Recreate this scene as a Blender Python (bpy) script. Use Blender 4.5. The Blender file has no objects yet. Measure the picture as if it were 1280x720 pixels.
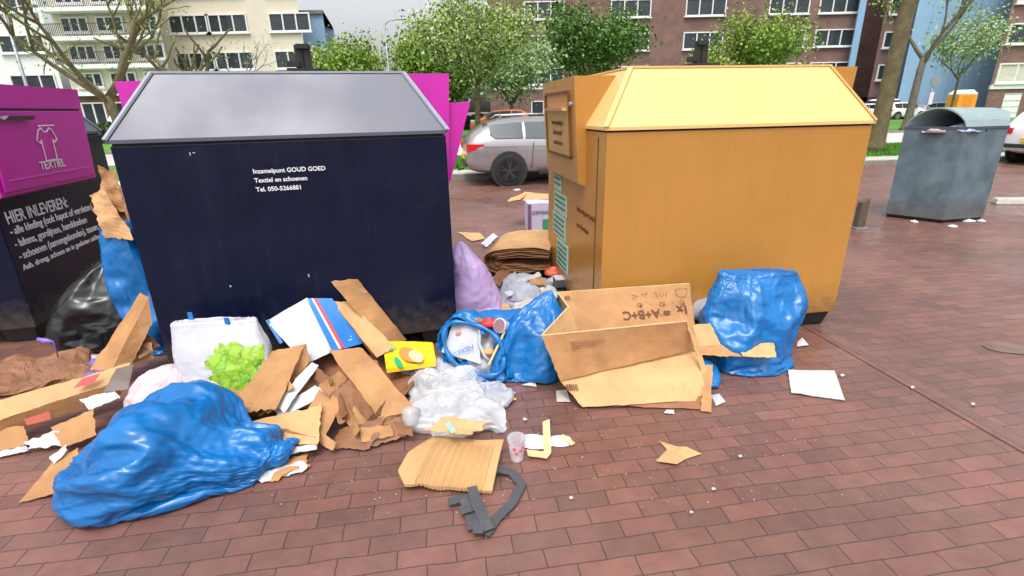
import bpy, bmesh, math, random
import numpy as np
from mathutils import Vector, Matrix, noise
rad = math.radians
SC = bpy.context.scene
COL = SC.collection
random.seed(7)

# ------------------------------------------------------------------ camera
CAM_H = 1.6
F_PX, PITCH, ROLL = 635.5, rad(19.32), rad(1.19)
fw = Vector((0, math.cos(PITCH), -math.sin(PITCH)))
r0 = Vector((1, 0, 0)); u0 = r0.cross(fw)
RT = r0*math.cos(ROLL) - u0*math.sin(ROLL)
UP = r0*math.sin(ROLL) + u0*math.cos(ROLL)
EYE = Vector((0, 0, CAM_H))
cd = bpy.data.cameras.new('camera'); cam = bpy.data.objects.new('camera', cd); COL.objects.link(cam)
cd.sensor_width = 36; cd.lens = 36*F_PX/1280; cd.clip_end = 2000; cd.clip_start = .05
m = Matrix.Identity(4)
for i in range(3):
    m[i][0] = RT[i]; m[i][1] = UP[i]; m[i][2] = -fw[i]; m[i][3] = EYE[i]
cam.matrix_world = m
SC.camera = cam
SC.render.resolution_x, SC.render.resolution_y = 1024, 576

# ------------------------------------------------------------------ world, sun, exposure
SUN_EL, SUN_AZ = rad(66), rad(190)      # high, veiled by cloud, a little behind the camera
w = bpy.data.worlds.new('World'); SC.world = w; w.use_nodes = True
nt = w.node_tree; bg = nt.nodes['Background']
sky = nt.nodes.new('ShaderNodeTexSky'); sky.sky_type = 'NISHITA'; sky.sun_disc = False
sky.sun_elevation = SUN_EL; sky.sun_rotation = SUN_AZ; sky.air_density = 1.0; sky.dust_density = 6.0; sky.ozone_density = 1.0
hs = nt.nodes.new('ShaderNodeHueSaturation'); hs.inputs['Saturation'].default_value = .22; hs.inputs['Value'].default_value = 2.3
nt.links.new(sky.outputs[0], hs.inputs['Color']); nt.links.new(hs.outputs[0], bg.inputs[0])
bg.inputs[1].default_value = .15
sd = bpy.data.lights.new('sun', 'SUN'); sd.energy = 1.15; sd.angle = rad(14); sd.color = (1, .97, .92)
so = bpy.data.objects.new('sun', sd); COL.objects.link(so)
dirv = Vector((math.sin(SUN_AZ)*math.cos(SUN_EL), math.cos(SUN_AZ)*math.cos(SUN_EL), math.sin(SUN_EL)))
so.rotation_euler = dirv.to_track_quat('Z', 'Y').to_euler()
SC.view_settings.view_transform = 'Standard'; SC.view_settings.look = 'None'
SC.view_settings.exposure = -.32; SC.view_settings.gamma = 1

# ------------------------------------------------------------------ pixel rays -> world points
def ray(x, y): return (fw*F_PX + RT*(x-640) - UP*(y-360)).normalized()
def G(x, y, z=0):
    d = ray(x, y); return EYE + d*((z-CAM_H)/d.z)
def YP(x, y, Y):
    d = ray(x, y); return EYE + d*(Y/d.y)
def planehit(x, y, p, n):
    d = ray(x, y); return EYE + d*((p-EYE).dot(n)/d.dot(n))

# ------------------------------------------------------------------ materials
MATS = {}
def nd(t, k, **kw):
    n = t.nodes.new(k)
    for a, b in kw.items():
        if a.startswith('_'): n.inputs[a[1:].replace('_', ' ')].default_value = b
        else: setattr(n, a, b)
    return n
def mat(name, col, rough=.6, metal=0, var=.12, vscale=6., bump=0., bscale=30., trans=0, alpha=1, coat=0, dirt=0., rvar=0., spec=.5, sheen=0, kind='noise', streak=0.):
    if name in MATS: return MATS[name]
    M = bpy.data.materials.new(name); M.use_nodes = True; MATS[name] = M
    t = M.node_tree; b = t.nodes['Principled BSDF']; L = t.links.new
    b.inputs['Roughness'].default_value = rough; b.inputs['Metallic'].default_value = metal
    b.inputs['Transmission Weight'].default_value = trans; b.inputs['Alpha'].default_value = alpha
    b.inputs['Coat Weight'].default_value = coat; b.inputs['Specular IOR Level'].default_value = spec
    tc = nd(t, 'ShaderNodeTexCoord')
    n1 = nd(t, 'ShaderNodeTexNoise', _Scale=vscale, _Detail=6., _Roughness=.6); L(tc.outputs['Object'], n1.inputs['Vector'])
    mx = nd(t, 'ShaderNodeMix', data_type='RGBA')
    lo = [c*(1-var) for c in col]; hi = [min(1, c*(1+var)) for c in col]
    mx.inputs[6].default_value = (*lo, 1); mx.inputs[7].default_value = (*hi, 1)
    cr = nd(t, 'ShaderNodeMapRange'); cr.inputs[1].default_value = .3; cr.inputs[2].default_value = .7
    L(n1.outputs[0], cr.inputs[0]); L(cr.outputs[0], mx.inputs[0])
    out = mx.outputs[2]
    if dirt:
        n3 = nd(t, 'ShaderNodeTexNoise', _Scale=vscale*.6, _Detail=10., _Roughness=.75, _Distortion=.6); L(tc.outputs['Object'], n3.inputs['Vector'])
        r3 = nd(t, 'ShaderNodeMapRange'); r3.inputs[1].default_value = .52; r3.inputs[2].default_value = .75; r3.inputs[4].default_value = dirt
        L(n3.outputs[0], r3.inputs[0])
        m3 = nd(t, 'ShaderNodeMix', data_type='RGBA'); m3.inputs[7].default_value = (.09, .07, .05, 1)
        L(r3.outputs[0], m3.inputs[0]); L(out, m3.inputs[6]); out = m3.outputs[2]
    if streak:
        mps = nd(t, 'ShaderNodeMapping'); mps.inputs['Scale'].default_value = (9, 9, .7); L(tc.outputs['Object'], mps.inputs[0])
        ns = nd(t, 'ShaderNodeTexNoise', _Scale=2.2, _Detail=8., _Roughness=.7); L(mps.outputs[0], ns.inputs['Vector'])
        rs = nd(t, 'ShaderNodeMapRange'); rs.inputs[1].default_value = .5; rs.inputs[2].default_value = .78; rs.inputs[4].default_value = streak; L(ns.outputs[0], rs.inputs[0])
        ms_ = nd(t, 'ShaderNodeMix', data_type='RGBA'); ms_.inputs[7].default_value = (.16, .12, .085, 1); L(rs.outputs[0], ms_.inputs[0]); L(out, ms_.inputs[6]); out = ms_.outputs[2]
        sz = nd(t, 'ShaderNodeSeparateXYZ'); L(tc.outputs['Object'], sz.inputs[0])
        ng = nd(t, 'ShaderNodeTexNoise', _Scale=14., _Detail=8.); L(tc.outputs['Object'], ng.inputs['Vector'])
        mg = nd(t, 'ShaderNodeMath', operation='MULTIPLY_ADD'); mg.inputs[1].default_value = -.45; L(ng.outputs[0], mg.inputs[0]); L(sz.outputs[2], mg.inputs[2])
        rg_ = nd(t, 'ShaderNodeMapRange'); rg_.inputs[1].default_value = .12; rg_.inputs[2].default_value = -.10; rg_.inputs[3].default_value = 0; rg_.inputs[4].default_value = .55; L(mg.outputs[0], rg_.inputs[0])
        m5 = nd(t, 'ShaderNodeMix', data_type='RGBA'); m5.inputs[7].default_value = (.10, .075, .055, 1); L(rg_.outputs[0], m5.inputs[0]); L(out, m5.inputs[6]); out = m5.outputs[2]
    L(out, b.inputs['Base Color'])
    if rvar:
        rr = nd(t, 'ShaderNodeMapRange'); rr.inputs[1].default_value = .3; rr.inputs[2].default_value = .7
        rr.inputs[3].default_value = max(.03, rough-rvar); rr.inputs[4].default_value = rough+rvar
        n4 = nd(t, 'ShaderNodeTexNoise', _Scale=vscale*.5, _Detail=8.); L(tc.outputs['Object'], n4.inputs['Vector'])
        L(n4.outputs[0], rr.inputs[0]); L(rr.outputs[0], b.inputs['Roughness'])
    if bump:
        bp = nd(t, 'ShaderNodeBump', _Strength=bump, _Distance=.01)
        if kind == 'crinkle':
            nz = nd(t, 'ShaderNodeTexNoise', _Scale=4., _Detail=2.); L(tc.outputs['Object'], nz.inputs['Vector'])
            va = nd(t, 'ShaderNodeVectorMath', operation='MULTIPLY_ADD'); va.inputs[1].default_value = (.35,)*3
            L(nz.outputs['Color'], va.inputs[0]); L(tc.outputs['Object'], va.inputs[2])
            n2 = nd(t, 'ShaderNodeTexNoise', _Scale=bscale, _Detail=4., _Distortion=.4); n2.noise_type = 'RIDGED_MULTIFRACTAL'; L(va.outputs[0], n2.inputs['Vector'])
            L(n2.outputs[0], bp.inputs['Height'])
        else:
            n2 = nd(t, 'ShaderNodeTexNoise', _Scale=bscale, _Detail=6.); L(tc.outputs['Object'], n2.inputs['Vector'])
            L(n2.outputs[0], bp.inputs['Height'])
        L(bp.outputs[0], b.inputs['Normal'])
    return M
def brickmat(name, c1, c2, mort, bw, rh, ms, rot, rough=.5, bump=.6, wet=True, coords='Object', blend=True):
    M = bpy.data.materials.new(name); M.use_nodes = True; MATS[name] = M
    t = M.node_tree; b = t.nodes['Principled BSDF']; L = t.links.new
    tc = nd(t, 'ShaderNodeTexCoord'); mp = nd(t, 'ShaderNodeMapping'); mp.inputs['Rotation'].default_value = rot
    L(tc.outputs[coords], mp.inputs['Vector'])
    nz = nd(t, 'ShaderNodeTexNoise', _Scale=5., _Detail=4.); L(tc.outputs[coords], nz.inputs['Vector'])
    va = nd(t, 'ShaderNodeVectorMath', operation='MULTIPLY_ADD'); va.inputs[1].default_value = (.022 if wet else .0,)*3
    L(nz.outputs['Color'], va.inputs[0]); L(mp.outputs[0], va.inputs[2])
    br = nd(t, 'ShaderNodeTexBrick', _Scale=1., _Mortar_Size=ms, _Mortar_Smooth=.35, _Bias=0., _Brick_Width=bw, _Row_Height=rh)
    br.inputs['Color1'].default_value = (*c1, 1); br.inputs['Color2'].default_value = (*c2, 1); br.inputs['Mortar'].default_value = (*mort, 1)
    L(va.outputs[0], br.inputs['Vector'])
    n1 = nd(t, 'ShaderNodeTexNoise', _Scale=9., _Detail=10., _Roughness=.7); L(tc.outputs[coords], n1.inputs['Vector'])
    n2 = nd(t, 'ShaderNodeTexNoise', _Scale=.9, _Detail=5.); L(tc.outputs[coords], n2.inputs['Vector'])
    hv = nd(t, 'ShaderNodeHueSaturation'); L(br.outputs[0], hv.inputs['Color'])
    mr = nd(t, 'ShaderNodeMapRange'); mr.inputs[1].default_value = .3; mr.inputs[2].default_value = .72; mr.inputs[3].default_value = .6; mr.inputs[4].default_value = 1.35
    ad = nd(t, 'ShaderNodeMath', operation='ADD'); mu = nd(t, 'ShaderNodeMath', operation='MULTIPLY'); mu.inputs[1].default_value = .5
    L(n1.outputs[0], ad.inputs[0]); L(n2.outputs[0], ad.inputs[1]); L(ad.outputs[0], mu.inputs[0]); L(mu.outputs[0], mr.inputs[0]); L(mr.outputs[0], hv.inputs['Value'])
    # per-brick hue drift
    n5 = nd(t, 'ShaderNodeTexNoise', _Scale=3.1, _Detail=2.); L(tc.outputs[coords], n5.inputs['Vector'])
    mr5 = nd(t, 'ShaderNodeMapRange'); mr5.inputs[3].default_value = .485; mr5.inputs[4].default_value = .515; L(n5.outputs[0], mr5.inputs[0]); L(mr5.outputs[0], hv.inputs['Hue'])
    out = hv.outputs[0]
    if wet:   # moss / grit specks
        n6 = nd(t, 'ShaderNodeTexNoise', _Scale=45., _Detail=4., _Roughness=.7); L(tc.outputs[coords], n6.inputs['Vector'])
        m6 = nd(t, 'ShaderNodeMapRange'); m6.inputs[1].default_value = .62; m6.inputs[2].default_value = .74; m6.inputs[4].default_value = .45; L(n6.outputs[0], m6.inputs[0])
        x6 = nd(t, 'ShaderNodeMix', data_type='RGBA'); x6.inputs[7].default_value = (.05, .035, .025, 1); L(m6.outputs[0], x6.inputs[0]); L(out, x6.inputs[6]); out = x6.outputs[2]
    L(out, b.inputs['Base Color'])
    if wet:
        n3 = nd(t, 'ShaderNodeTexNoise', _Scale=.7, _Detail=6., _Roughness=.62); L(tc.outputs[coords], n3.inputs['Vector'])
        m3 = nd(t, 'ShaderNodeMapRange'); m3.inputs[1].default_value = .42; m3.inputs[2].default_value = .62; m3.inputs[3].default_value = .52; m3.inputs[4].default_value = .24; b.inputs['Specular IOR Level'].default_value = .75
        L(n3.outputs[0], m3.inputs[0]); L(m3.outputs[0], b.inputs['Roughness'])
    else: b.inputs['Roughness'].default_value = rough
    bp = nd(t, 'ShaderNodeBump', _Strength=bump, _Distance=.004, invert=True); L(br.outputs['Fac'], bp.inputs['Height'])
    b2 = nd(t, 'ShaderNodeBump', _Strength=.35, _Distance=.004); L(n1.outputs[0], b2.inputs['Height']); L(bp.outputs[0], b2.inputs['Normal'])
    L(b2.outputs[0], b.inputs['Normal'])
    return M

BR = rad(-8.5)
paving_m = brickmat('paving_brick', (.200, .088, .067), (.140, .068, .054), (.052, .034, .026), .222, .0880, .0028, (0, 0, BR))
strip_m = brickmat('strip_brick', (.185, .085, .066), (.14, .068, .055), (.07, .042, .033), .222, .115, .003, (0, 0, BR+rad(90)))
navy = mat('navy_paint', (.004, .007, .026), .30, spec=.22, var=.25, vscale=3, dirt=.10, rvar=.12, bump=.35, bscale=1.6, streak=.05)
roofgrey = mat('grey_lid_paint', (.088, .096, .135), .36, var=.06, vscale=3, dirt=.2, rvar=.12, bump=.25, bscale=1.8)
trimgrey = mat('pale_grey_trim', (.33, .36, .42), .4, var=.08)
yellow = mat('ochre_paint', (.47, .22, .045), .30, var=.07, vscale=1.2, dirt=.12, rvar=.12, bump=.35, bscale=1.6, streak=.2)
yellow_lit = mat('ochre_paint_lit', (.74, .49, .185), .36, var=.05, vscale=2, dirt=.22, rvar=.1, bump=.25, bscale=1.6)  # same ochre paint as the body, colour lightened to suggest light from above
pink = mat('magenta_paint', (.56, .020, .38), .36, var=.07, vscale=2, dirt=.05)
black = mat('black_rubber', (.012, .012, .013), .6, var=.3)
dark = mat('dark_inside', (.008, .01, .012), .7)
white_ink = mat('white_lettering', (.78, .78, .80), .5, var=.03)
brown_ink = mat('brown_print', (.13, .045, .02), .7, var=.15)
yink = mat('ochre_shade_print', (.17, .06, .012), .6, var=.2)
card = mat('cardboard', (.40, .205, .082), .75, var=.2, vscale=5, bump=.25, bscale=55, dirt=.35)
card_l = mat('pale_cardboard', (.52, .30, .135), .75, var=.16, vscale=6, bump=.22, bscale=55, dirt=.22)
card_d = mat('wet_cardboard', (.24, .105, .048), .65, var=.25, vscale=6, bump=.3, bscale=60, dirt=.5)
paper = mat('white_paper', (.49, .50, .54), .75, var=.06, vscale=9, bump=.25, bscale=20, dirt=.12)
bluebag = mat('blue_bag_film', (.003, .125, .37), .30, var=.18, vscale=4, bump=.2, bscale=5, kind='crinkle', rvar=.07)
blackbag = mat('black_bag_film', (.010, .011, .012), .26, var=.3, bump=.2, bscale=5, kind='crinkle')
purplebag = mat('lilac_bag_film', (.50, .36, .66), .45, var=.12, bump=.2, bscale=8, kind='crinkle')
whitebag = mat('white_bag_film', (.45, .45, .50), .42, var=.06, bump=.3, bscale=9, kind='crinkle', trans=.15)
pinkbag = mat('rosy_white_bag_film', (.52, .42, .45), .42, var=.12, bump=.3, bscale=9, kind='crinkle')
film = mat('clear_film', (.86, .88, .92), .22, var=.04, bump=.35, bscale=10, kind='crinkle', trans=.55, alpha=.72)
bluep = mat('blue_print', (.01, .16, .50), .5, var=.1)
redp = mat('red_print', (.60, .025, .03), .5, var=.15)
yellowp = mat('bright_yellow_card', (.80, .50, .015), .5, var=.08)
tape = mat('grey_black_strap', (.06, .062, .07), .55, var=.2, bump=.2, bscale=80)
grey_cloth = mat('grey_cloth', (.34, .36, .42), .9, var=.2, bump=.5, bscale=40)

def zinc():
    M = mat('galvanised_grey', (.105, .155, .185), .42, metal=0, var=.30, vscale=4.5, dirt=.25, rvar=.12, bump=.35, bscale=3, streak=.35)
    return M
zinc_m = zinc(); zinc_l = mat('pale_grey_lid', (.24, .32, .33), .45, var=.08, dirt=.08)

# ------------------------------------------------------------------ mesh helpers
def link(o, parent=None):
    COL.objects.link(o)
    if parent: o.parent = parent
    return o
def mesh(name, verts, faces, m, parent=None, smooth=False, midx=None, world=False):
    me = bpy.data.meshes.new(name); me.from_pydata([tuple(v) for v in verts], [], faces); me.update()
    ms = m if isinstance(m, (list, tuple)) else [m]
    for x in ms: me.materials.append(x)
    if midx: 
        for p, i in zip(me.polygons, midx): p.material_index = i
    if smooth: me.polygons.foreach_set('use_smooth', [True]*len(me.polygons))
    o = bpy.data.objects.new(name, me); link(o, parent)
    if world and parent: o.matrix_parent_inverse = parent_matrix(parent).inverted()
    return o
def parent_matrix(p):
    M = Matrix.LocRotScale(p.location, p.rotation_euler, None)
    if p.parent: M = parent_matrix(p.parent) @ p.matrix_parent_inverse @ M
    return M
def tag(o, label=None, cat=None, group=None, kind=None):
    for k, v in (('label', label), ('category', cat), ('group', group), ('kind', kind)):
        if v: o[k] = v
    return o
def thing(name, label, cat, loc=(0, 0, 0), rz=0, group=None):
    o = bpy.data.objects.new(name, None); COL.objects.link(o); o.empty_display_size = .1
    o.location = loc; o.rotation_euler = (0, 0, rz); return tag(o, label, cat, group)
class MB:
    def __init__(s): s.v = []; s.f = []; s.i = []
    def add(s, v, f, i=0):
        n = len(s.v); s.v += [Vector(a) for a in v]; s.f += [tuple(a+n for a in q) for q in f]; s.i += [i]*len(f); return s
    def hexa(s, p, i=0):     # 8 points: bottom 4 ccw, top 4 ccw
        return s.add(p, [(3,2,1,0), (4,5,6,7), (0,1,5,4), (1,2,6,5), (2,3,7,6), (3,0,4,7)], i)
    def box(s, c, d, i=0, rz=0):
        x, y, z = (a/2 for a in d); q = [(-x,-y,-z), (x,-y,-z), (x,y,-z), (-x,y,-z), (-x,-y,z), (x,-y,z), (x,y,z), (-x,y,z)]
        R = Matrix.Rotation(rz, 3, 'Z'); return s.hexa([R@Vector(a)+Vector(c) for a in q], i)
    def bar(s, a, b, w, h, i=0, up=Vector((0, 0, 1))):
        a = Vector(a); b = Vector(b); d = (b-a).normalized()
        if abs(d.dot(up)) > .95: up = Vector((1, 0, 0))
        x = d.cross(up).normalized()*w/2; y = x.cross(d).normalized()*h/2
        return s.hexa([a-x-y, a+x-y, a+x+y, a-x+y, b-x-y, b+x-y, b+x+y, b-x+y], i)
    def tube(s, pts, rs, n=8, i=0, cap=True):
        pts = [Vector(p) for p in pts]; base = len(s.v); ref = None
        for k, p in enumerate(pts):
            d = (pts[min(k+1, len(pts)-1)]-pts[max(k-1, 0)]).normalized()
            if ref is None: ref = d.orthogonal().normalized()
            ref = (ref - d*ref.dot(d)).normalized(); y = d.cross(ref)
            r = rs[k] if isinstance(rs, (list, tuple)) else rs
            for j in range(n):
                a = 2*math.pi*j/n; s.v.append(p + ref*math.cos(a)*r + y*math.sin(a)*r)
        for k in range(len(pts)-1):
            for j in range(n):
                s.f.append((base+k*n+j, base+k*n+(j+1)%n, base+(k+1)*n+(j+1)%n, base+(k+1)*n+j)); s.i.append(i)
        if cap:
            s.f.append(tuple(base+j for j in range(n))[::-1]); s.i.append(i)
            s.f.append(tuple(base+(len(pts)-1)*n+j for j in range(n))); s.i.append(i)
        return s
    def build(s, name, m, parent=None, smooth=False, bevel=0, world=False):
        o = mesh(name, s.v, s.f, m, parent, smooth, s.i, world)
        if bevel:
            b = bmesh.new(); b.from_mesh(o.data); 
            bmesh.ops.bevel(b, geom=b.edges[:], offset=bevel, segments=2, affect='EDGES', profile=.5)
            b.to_mesh(o.data); b.free()
        return o
def prism(pts, axis, d0, d1):  # pts in plane -> verts/faces
    pass

def text(name, s, size, m, parent, mat4, world=False, thick=.0015, align='LEFT', bold=0., fit=None):
    cu = bpy.data.curves.new(name, 'FONT'); cu.body = s; cu.size = size; cu.extrude = thick; cu.align_x = align; cu.offset = bold
    tmp = bpy.data.objects.new('tmp_text', cu); COL.objects.link(tmp)
    dg = bpy.context.evaluated_depsgraph_get(); me = bpy.data.meshes.new_from_object(tmp.evaluated_get(dg))
    bpy.data.objects.remove(tmp); bpy.data.curves.remove(cu)
    if fit:
        xs = [v.co.x for v in me.vertices]; me.transform(Matrix.Diagonal((fit/(max(xs)-min(xs)), 1, 1, 1)))
    me.transform(mat4); me.materials.clear(); me.materials.append(m); me.name = name
    o = bpy.data.objects.new(name, me); link(o, parent)
    if world and parent: o.matrix_parent_inverse = parent_matrix(parent).inverted()
    return o
def frame(o, x, y):   # matrix: origin o, x axis, y axis
    x = Vector(x); y = Vector(y); z = x.normalized().cross(y.normalized())
    M = Matrix.Identity(4)
    for i in range(3): M[i][0] = x[i]; M[i][1] = y[i]; M[i][2] = z[i]; M[i][3] = o[i]
    return M

# ================================================================== SETTING
# street frame: kerb line y = 12.77 + .106 x
KS = .106
def sy(x, d): return d + KS*x
def strip(name, d0, d1, z, m, x0=-160, x1=160, kind='structure'):
    o = mesh(name, [(x0, sy(x0, d0), z), (x1, sy(x1, d0), z), (x1, sy(x1, d1), z), (x0, sy(x0, d1), z)], [(0, 1, 2, 3)], m)
    return tag(o, kind=kind)
gv = []; 
tag(mesh('ground', [(-400, -60, 0), (400, -60, 0), (400, 500, 0), (-400, 500, 0)], [(0, 1, 2, 3)], paving_m), kind='structure')
c, s_ = math.cos(rad(8.5)), math.sin(rad(8.5))
def kb(u, v, o=Vector((2.49, 2.4, 0))): return o + Vector((c*u-s_*v, s_*u+c*v, 0))
tag(mesh('paving_strip', [kb(-.115, -3)+Vector((0,0,.004)), kb(0, -3)+Vector((0,0,.004)), kb(0, 10)+Vector((0,0,.004)), kb(-.115, 10)+Vector((0,0,.004))], [(0, 1, 2, 3)], strip_m), kind='structure')
pud = mat('puddle_water', (.15, .085, .06), .2, var=.3)
def puddle(px, py, rx, ry, sd):
    c_ = G(px, py, .0045); V = [c_]; n_ = 40
    for i in range(n_):
        a = 2*math.pi*i/n_; k = 1+.35*noise.noise(Vector((math.cos(a)*1.3, math.sin(a)*1.3, sd))); V.append(c_+Vector((math.cos(a)*rx*k, math.sin(a)*ry*k, 0)))
    tag(mesh('puddle', V, [(0, 1+i, 1+(i+1) % n_) for i in range(n_)], pud), kind='structure')
puddle(1256, 434, .14, .09, 3)
asph = mat('asphalt', (.085, .083, .085), .5, var=.2, vscale=20, bump=.2, bscale=90)
conc = mat('concrete', (.42, .40, .37), .8, var=.15, vscale=8, bump=.2, bscale=70, dirt=.25)
conc_d = mat('kerb_concrete', (.22, .20, .17), .8, var=.2, vscale=8, bump=.2, bscale=70, dirt=.4)
pathm = mat('pale_path', (.50, .46, .43), .7, var=.1, vscale=3)
grass = mat('lawn', (.075, .21, .018), .9, var=.35, vscale=2.5, bump=.8, bscale=50)
kx0, kx1 = -60, 90
def slab(name, d0, d1, z0, z1, m, x0=-60, x1=90):
    p = [(x0, sy(x0, d0), z0), (x1, sy(x1, d0), z0), (x1, sy(x1, d1), z0), (x0, sy(x0, d1), z0)]
    p += [(a, b, z1) for a, b, _ in p]
    return tag(MB().hexa(p).build(name, m), kind='structure')
slab('kerb', 12.77, 12.95, -.02, .13, conc_d)
slab('pavement', 12.95, 14.0, -.02, .11, conc)
slab('grass_verge', 14.0, 18.0, -.02, .12, grass)
slab('path', 18.1, 25.0, -.02, .09, pathm)
slab('path_edging', 18.0, 18.1, -.02, .16, conc_d)
slab('path_edging', 25.0, 25.15, -.02, .2, conc_d)
slab('lawn', 25.15, 44, -.02, .12, grass)
slab('street', 44, 60, -.02, .05, asph)
# grass blades on the verge (uncountable)
def blades(name, n, x0, x1, d0, d1, z, h):
    V = []; Fc = []
    for _ in range(n):
        x = random.uniform(x0, x1); y = sy(x, random.uniform(d0, d1)); a = random.random()*6.3; q = h*random.uniform(.5, 1.2); ww = .012+.01*random.random()
        dx, dy = math.cos(a)*ww, math.sin(a)*ww; k = len(V)
        V += [(x-dx, y-dy, z), (x+dx, y+dy, z), (x+random.uniform(-.03, .03), y+random.uniform(-.03, .03), z+q)]; Fc.append((k, k+1, k+2))
    return tag(mesh(name, V, Fc, grass), 'short green grass blades standing on the verge beyond the kerb', 'grass', kind='stuff')
blades('grass_blades', 26000, -4, 18, 14.02, 17.98, .12, .10)

# ------------------------------------------------------------------ buildings (built in a facade frame: origin, width along x, depth)
bwhite = mat('white_render', (.72, .74, .73), .8, var=.04, vscale=1)
bcream = mat('cream_render', (.66, .60, .48), .8, var=.05, vscale=1)
bblue = mat('pale_blue_cladding', (.26, .42, .60), .7, var=.04, vscale=1)
bbrick = brickmat('facade_brick', (.235, .125, .105), (.18, .095, .08), (.19, .14, .12), .22, .07, .008, (rad(90), 0, 0), rough=.85, bump=.3, wet=False)
bbrick2 = brickmat('warm_facade_brick', (.27, .12, .06), (.2, .085, .045), (.2, .14, .1), .22, .07, .008, (rad(90), 0, 0), rough=.85, bump=.3, wet=False)
glass = mat('window_glass', (.035, .045, .055), .08, var=.3, vscale=.6)
frame_w = mat('white_frame', (.75, .75, .74), .5, var=.04)
roof_m = mat('roof_tiles', (.10, .07, .06), .8, var=.2)
darkbr = mat('dark_plinth', (.06, .055, .05), .8)
curtain = mat('curtain', (.55, .52, .45), .9, var=.2)
class Facade:
    """pixel x on the far line -> metres; every wall and window is a box with depth"""
    def __init__(s, Y, root): s.Y = Y; s.root = root
    def X(s, px, py=120): return YP(px, py, s.Y)
    def wall(s, name, x0, x1, z0, z1, m, dep=10, off=0.):
        b = MB(); k_ = (s.Y+dep)/s.Y; u0_, u1_ = (max(x0, x0*k_+.05) if dep > 1.5 else x0), (min(x1, x1*k_-.05) if dep > 1.5 else x1); b.hexa([(x0, s.Y+off, z0), (x1, s.Y+off, z0), (u1_, s.Y+dep, z0), (u0_, s.Y+dep, z0), (x0, s.Y+off, z1), (x1, s.Y+off, z1), (u1_, s.Y+dep, z1), (u0_, s.Y+dep, z1)])
        return b.build(name, m, s.root, world=True)
    def win(s, x0, x1, z0, z1, n=2, gl=None, off=0., fm=None):
        Y = s.Y+off; b = MB(); t = .11
        b.box(((x0+x1)/2, Y-.05, z0+t/2), (x1-x0, .16, t)); b.box(((x0+x1)/2, Y-.05, z1-t/2), (x1-x0, .16, t))
        for k in range(n+1):
            xx = x0+t/2+(x1-x0-t)*k/n; b.box((xx, Y-.045, (z0+z1)/2), (t, .15, z1-z0-2*t))
        wobj = b.build('window', fm or frame_w, s.root, world=True)
        MB().box(((x0+x1)/2, Y-.005, (z0+z1)/2), (x1-x0-.06, .05, z1-z0-.06)).build('pane', gl or glass, wobj, world=True)
        MB().box(((x0+x1)/2, Y-.1, z0-.06), (x1-x0+.2, .24, .1)).build('sill', frame_w, wobj, world=True)
        return wobj
def bld(name, label, Y, xpx, cat='building', group=None):
    p = YP(xpx, 120, Y); p.z = 0; return Facade(Y, thing(name, label, cat, p, group=group))
def zat(px, py, Y): return YP(px, py, Y).z
def xat(px, py, Y): return YP(px, py, Y).x

# A: white rendered block far left
f = bld('apartment_block', 'white rendered building with a dark strip window at far left behind the magenta hood', 48, 20)
x0, x1 = xat(-320, 110, 48), xat(76, 100, 48)
f.wall('wall', x0, x1, 0, 14, bwhite)
wz0, wz1 = zat(40, 112, 48), zat(40, 93, 48)
for k in range(0, 3):
    for j in range(5):
        xa = xat(14, 100, 48)-j*7.5; f.win(xa, xa+3.9, wz0+k*3.1-.2, wz1+k*3.1, 3)
f.wall('roof', x0-.3, x1+.2, 14.0, 14.3, conc_d, off=-.3)
# B: balcony flats
f = bld('apartment_block', 'brick flats with white balcony bands behind the bare plane tree', 44, 140)
x0, x1 = xat(79, 100, 44), xat(208, 100, 44)
zb = zat(120, 118, 44)
f.wall('lower_wall', x0, x1, 0, zb, bbrick2)
f.wall('upper_wall', x0, x1, zb, 14.2, bcream, off=.6)
H3 = zat(120, 84, 44)-zb
for k in range(4):
    z = zb+k*H3
    if z > 13: break
    f.wall('balcony_slab', x0, x1, z-.12, z+.18, bwhite, dep=.65, off=-.5)
    if k: 
        b = MB()
        for j in range(60): b.box((x0+(x1-x0)*j/59, 44-.42, z+.6), (.03, .03, .85))
        b.box(((x0+x1)/2, 44-.42, z+1.05), (x1-x0, .05, .05)); b.build('railing', darkbr, f.root, world=True)
    for j in range(3):
        xa = x0+.7+j*(x1-x0)/3; f.win(xa, xa+2.1, z+.55, z+H3-.35, 3, off=.55)
for j in range(3):
    xa = x0+.9+j*(x1-x0)/3; f.win(xa, xa+1.9, .9, zb-.6, 2)
f.wall('roof', x0-.2, x1+.2, 14.2, 14.5, conc_d, off=-.6)
# C: cream block
f = bld('apartment_block', 'cream rendered block with a row of windows behind the navy container', 50, 280)
x0, x1 = xat(209, 90, 50), xat(383, 85, 50)
f.wall('wall', x0, x1, 0, 13, bcream)
for k in range(4):
    zz = zat(360, 86, 50)-3.+k*3.0
    for px in (222, 268, 345): xa = xat(px, 80, 50); f.win(xa, xa+3.6, zz, zz+1.5, 3)
f.wall('roof', x0-.2, x1+.2, 13, 13.3, conc_d, off=-.3)
# D: blue gable panel
f = bld('apartment_block', 'narrow pale blue clad block left of the white sky gap', 54, 395)
f.wall('wall', xat(384, 85, 54), xat(412, 85, 54), 0, 10.5, bblue); f.wall('roof', xat(383, 85, 54), xat(413, 85, 54), 10.5, 10.8, conc_d, off=-.2)
f.win(xat(390, 80, 54), xat(404, 80, 54), 5.8, 7.6, 2)
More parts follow.
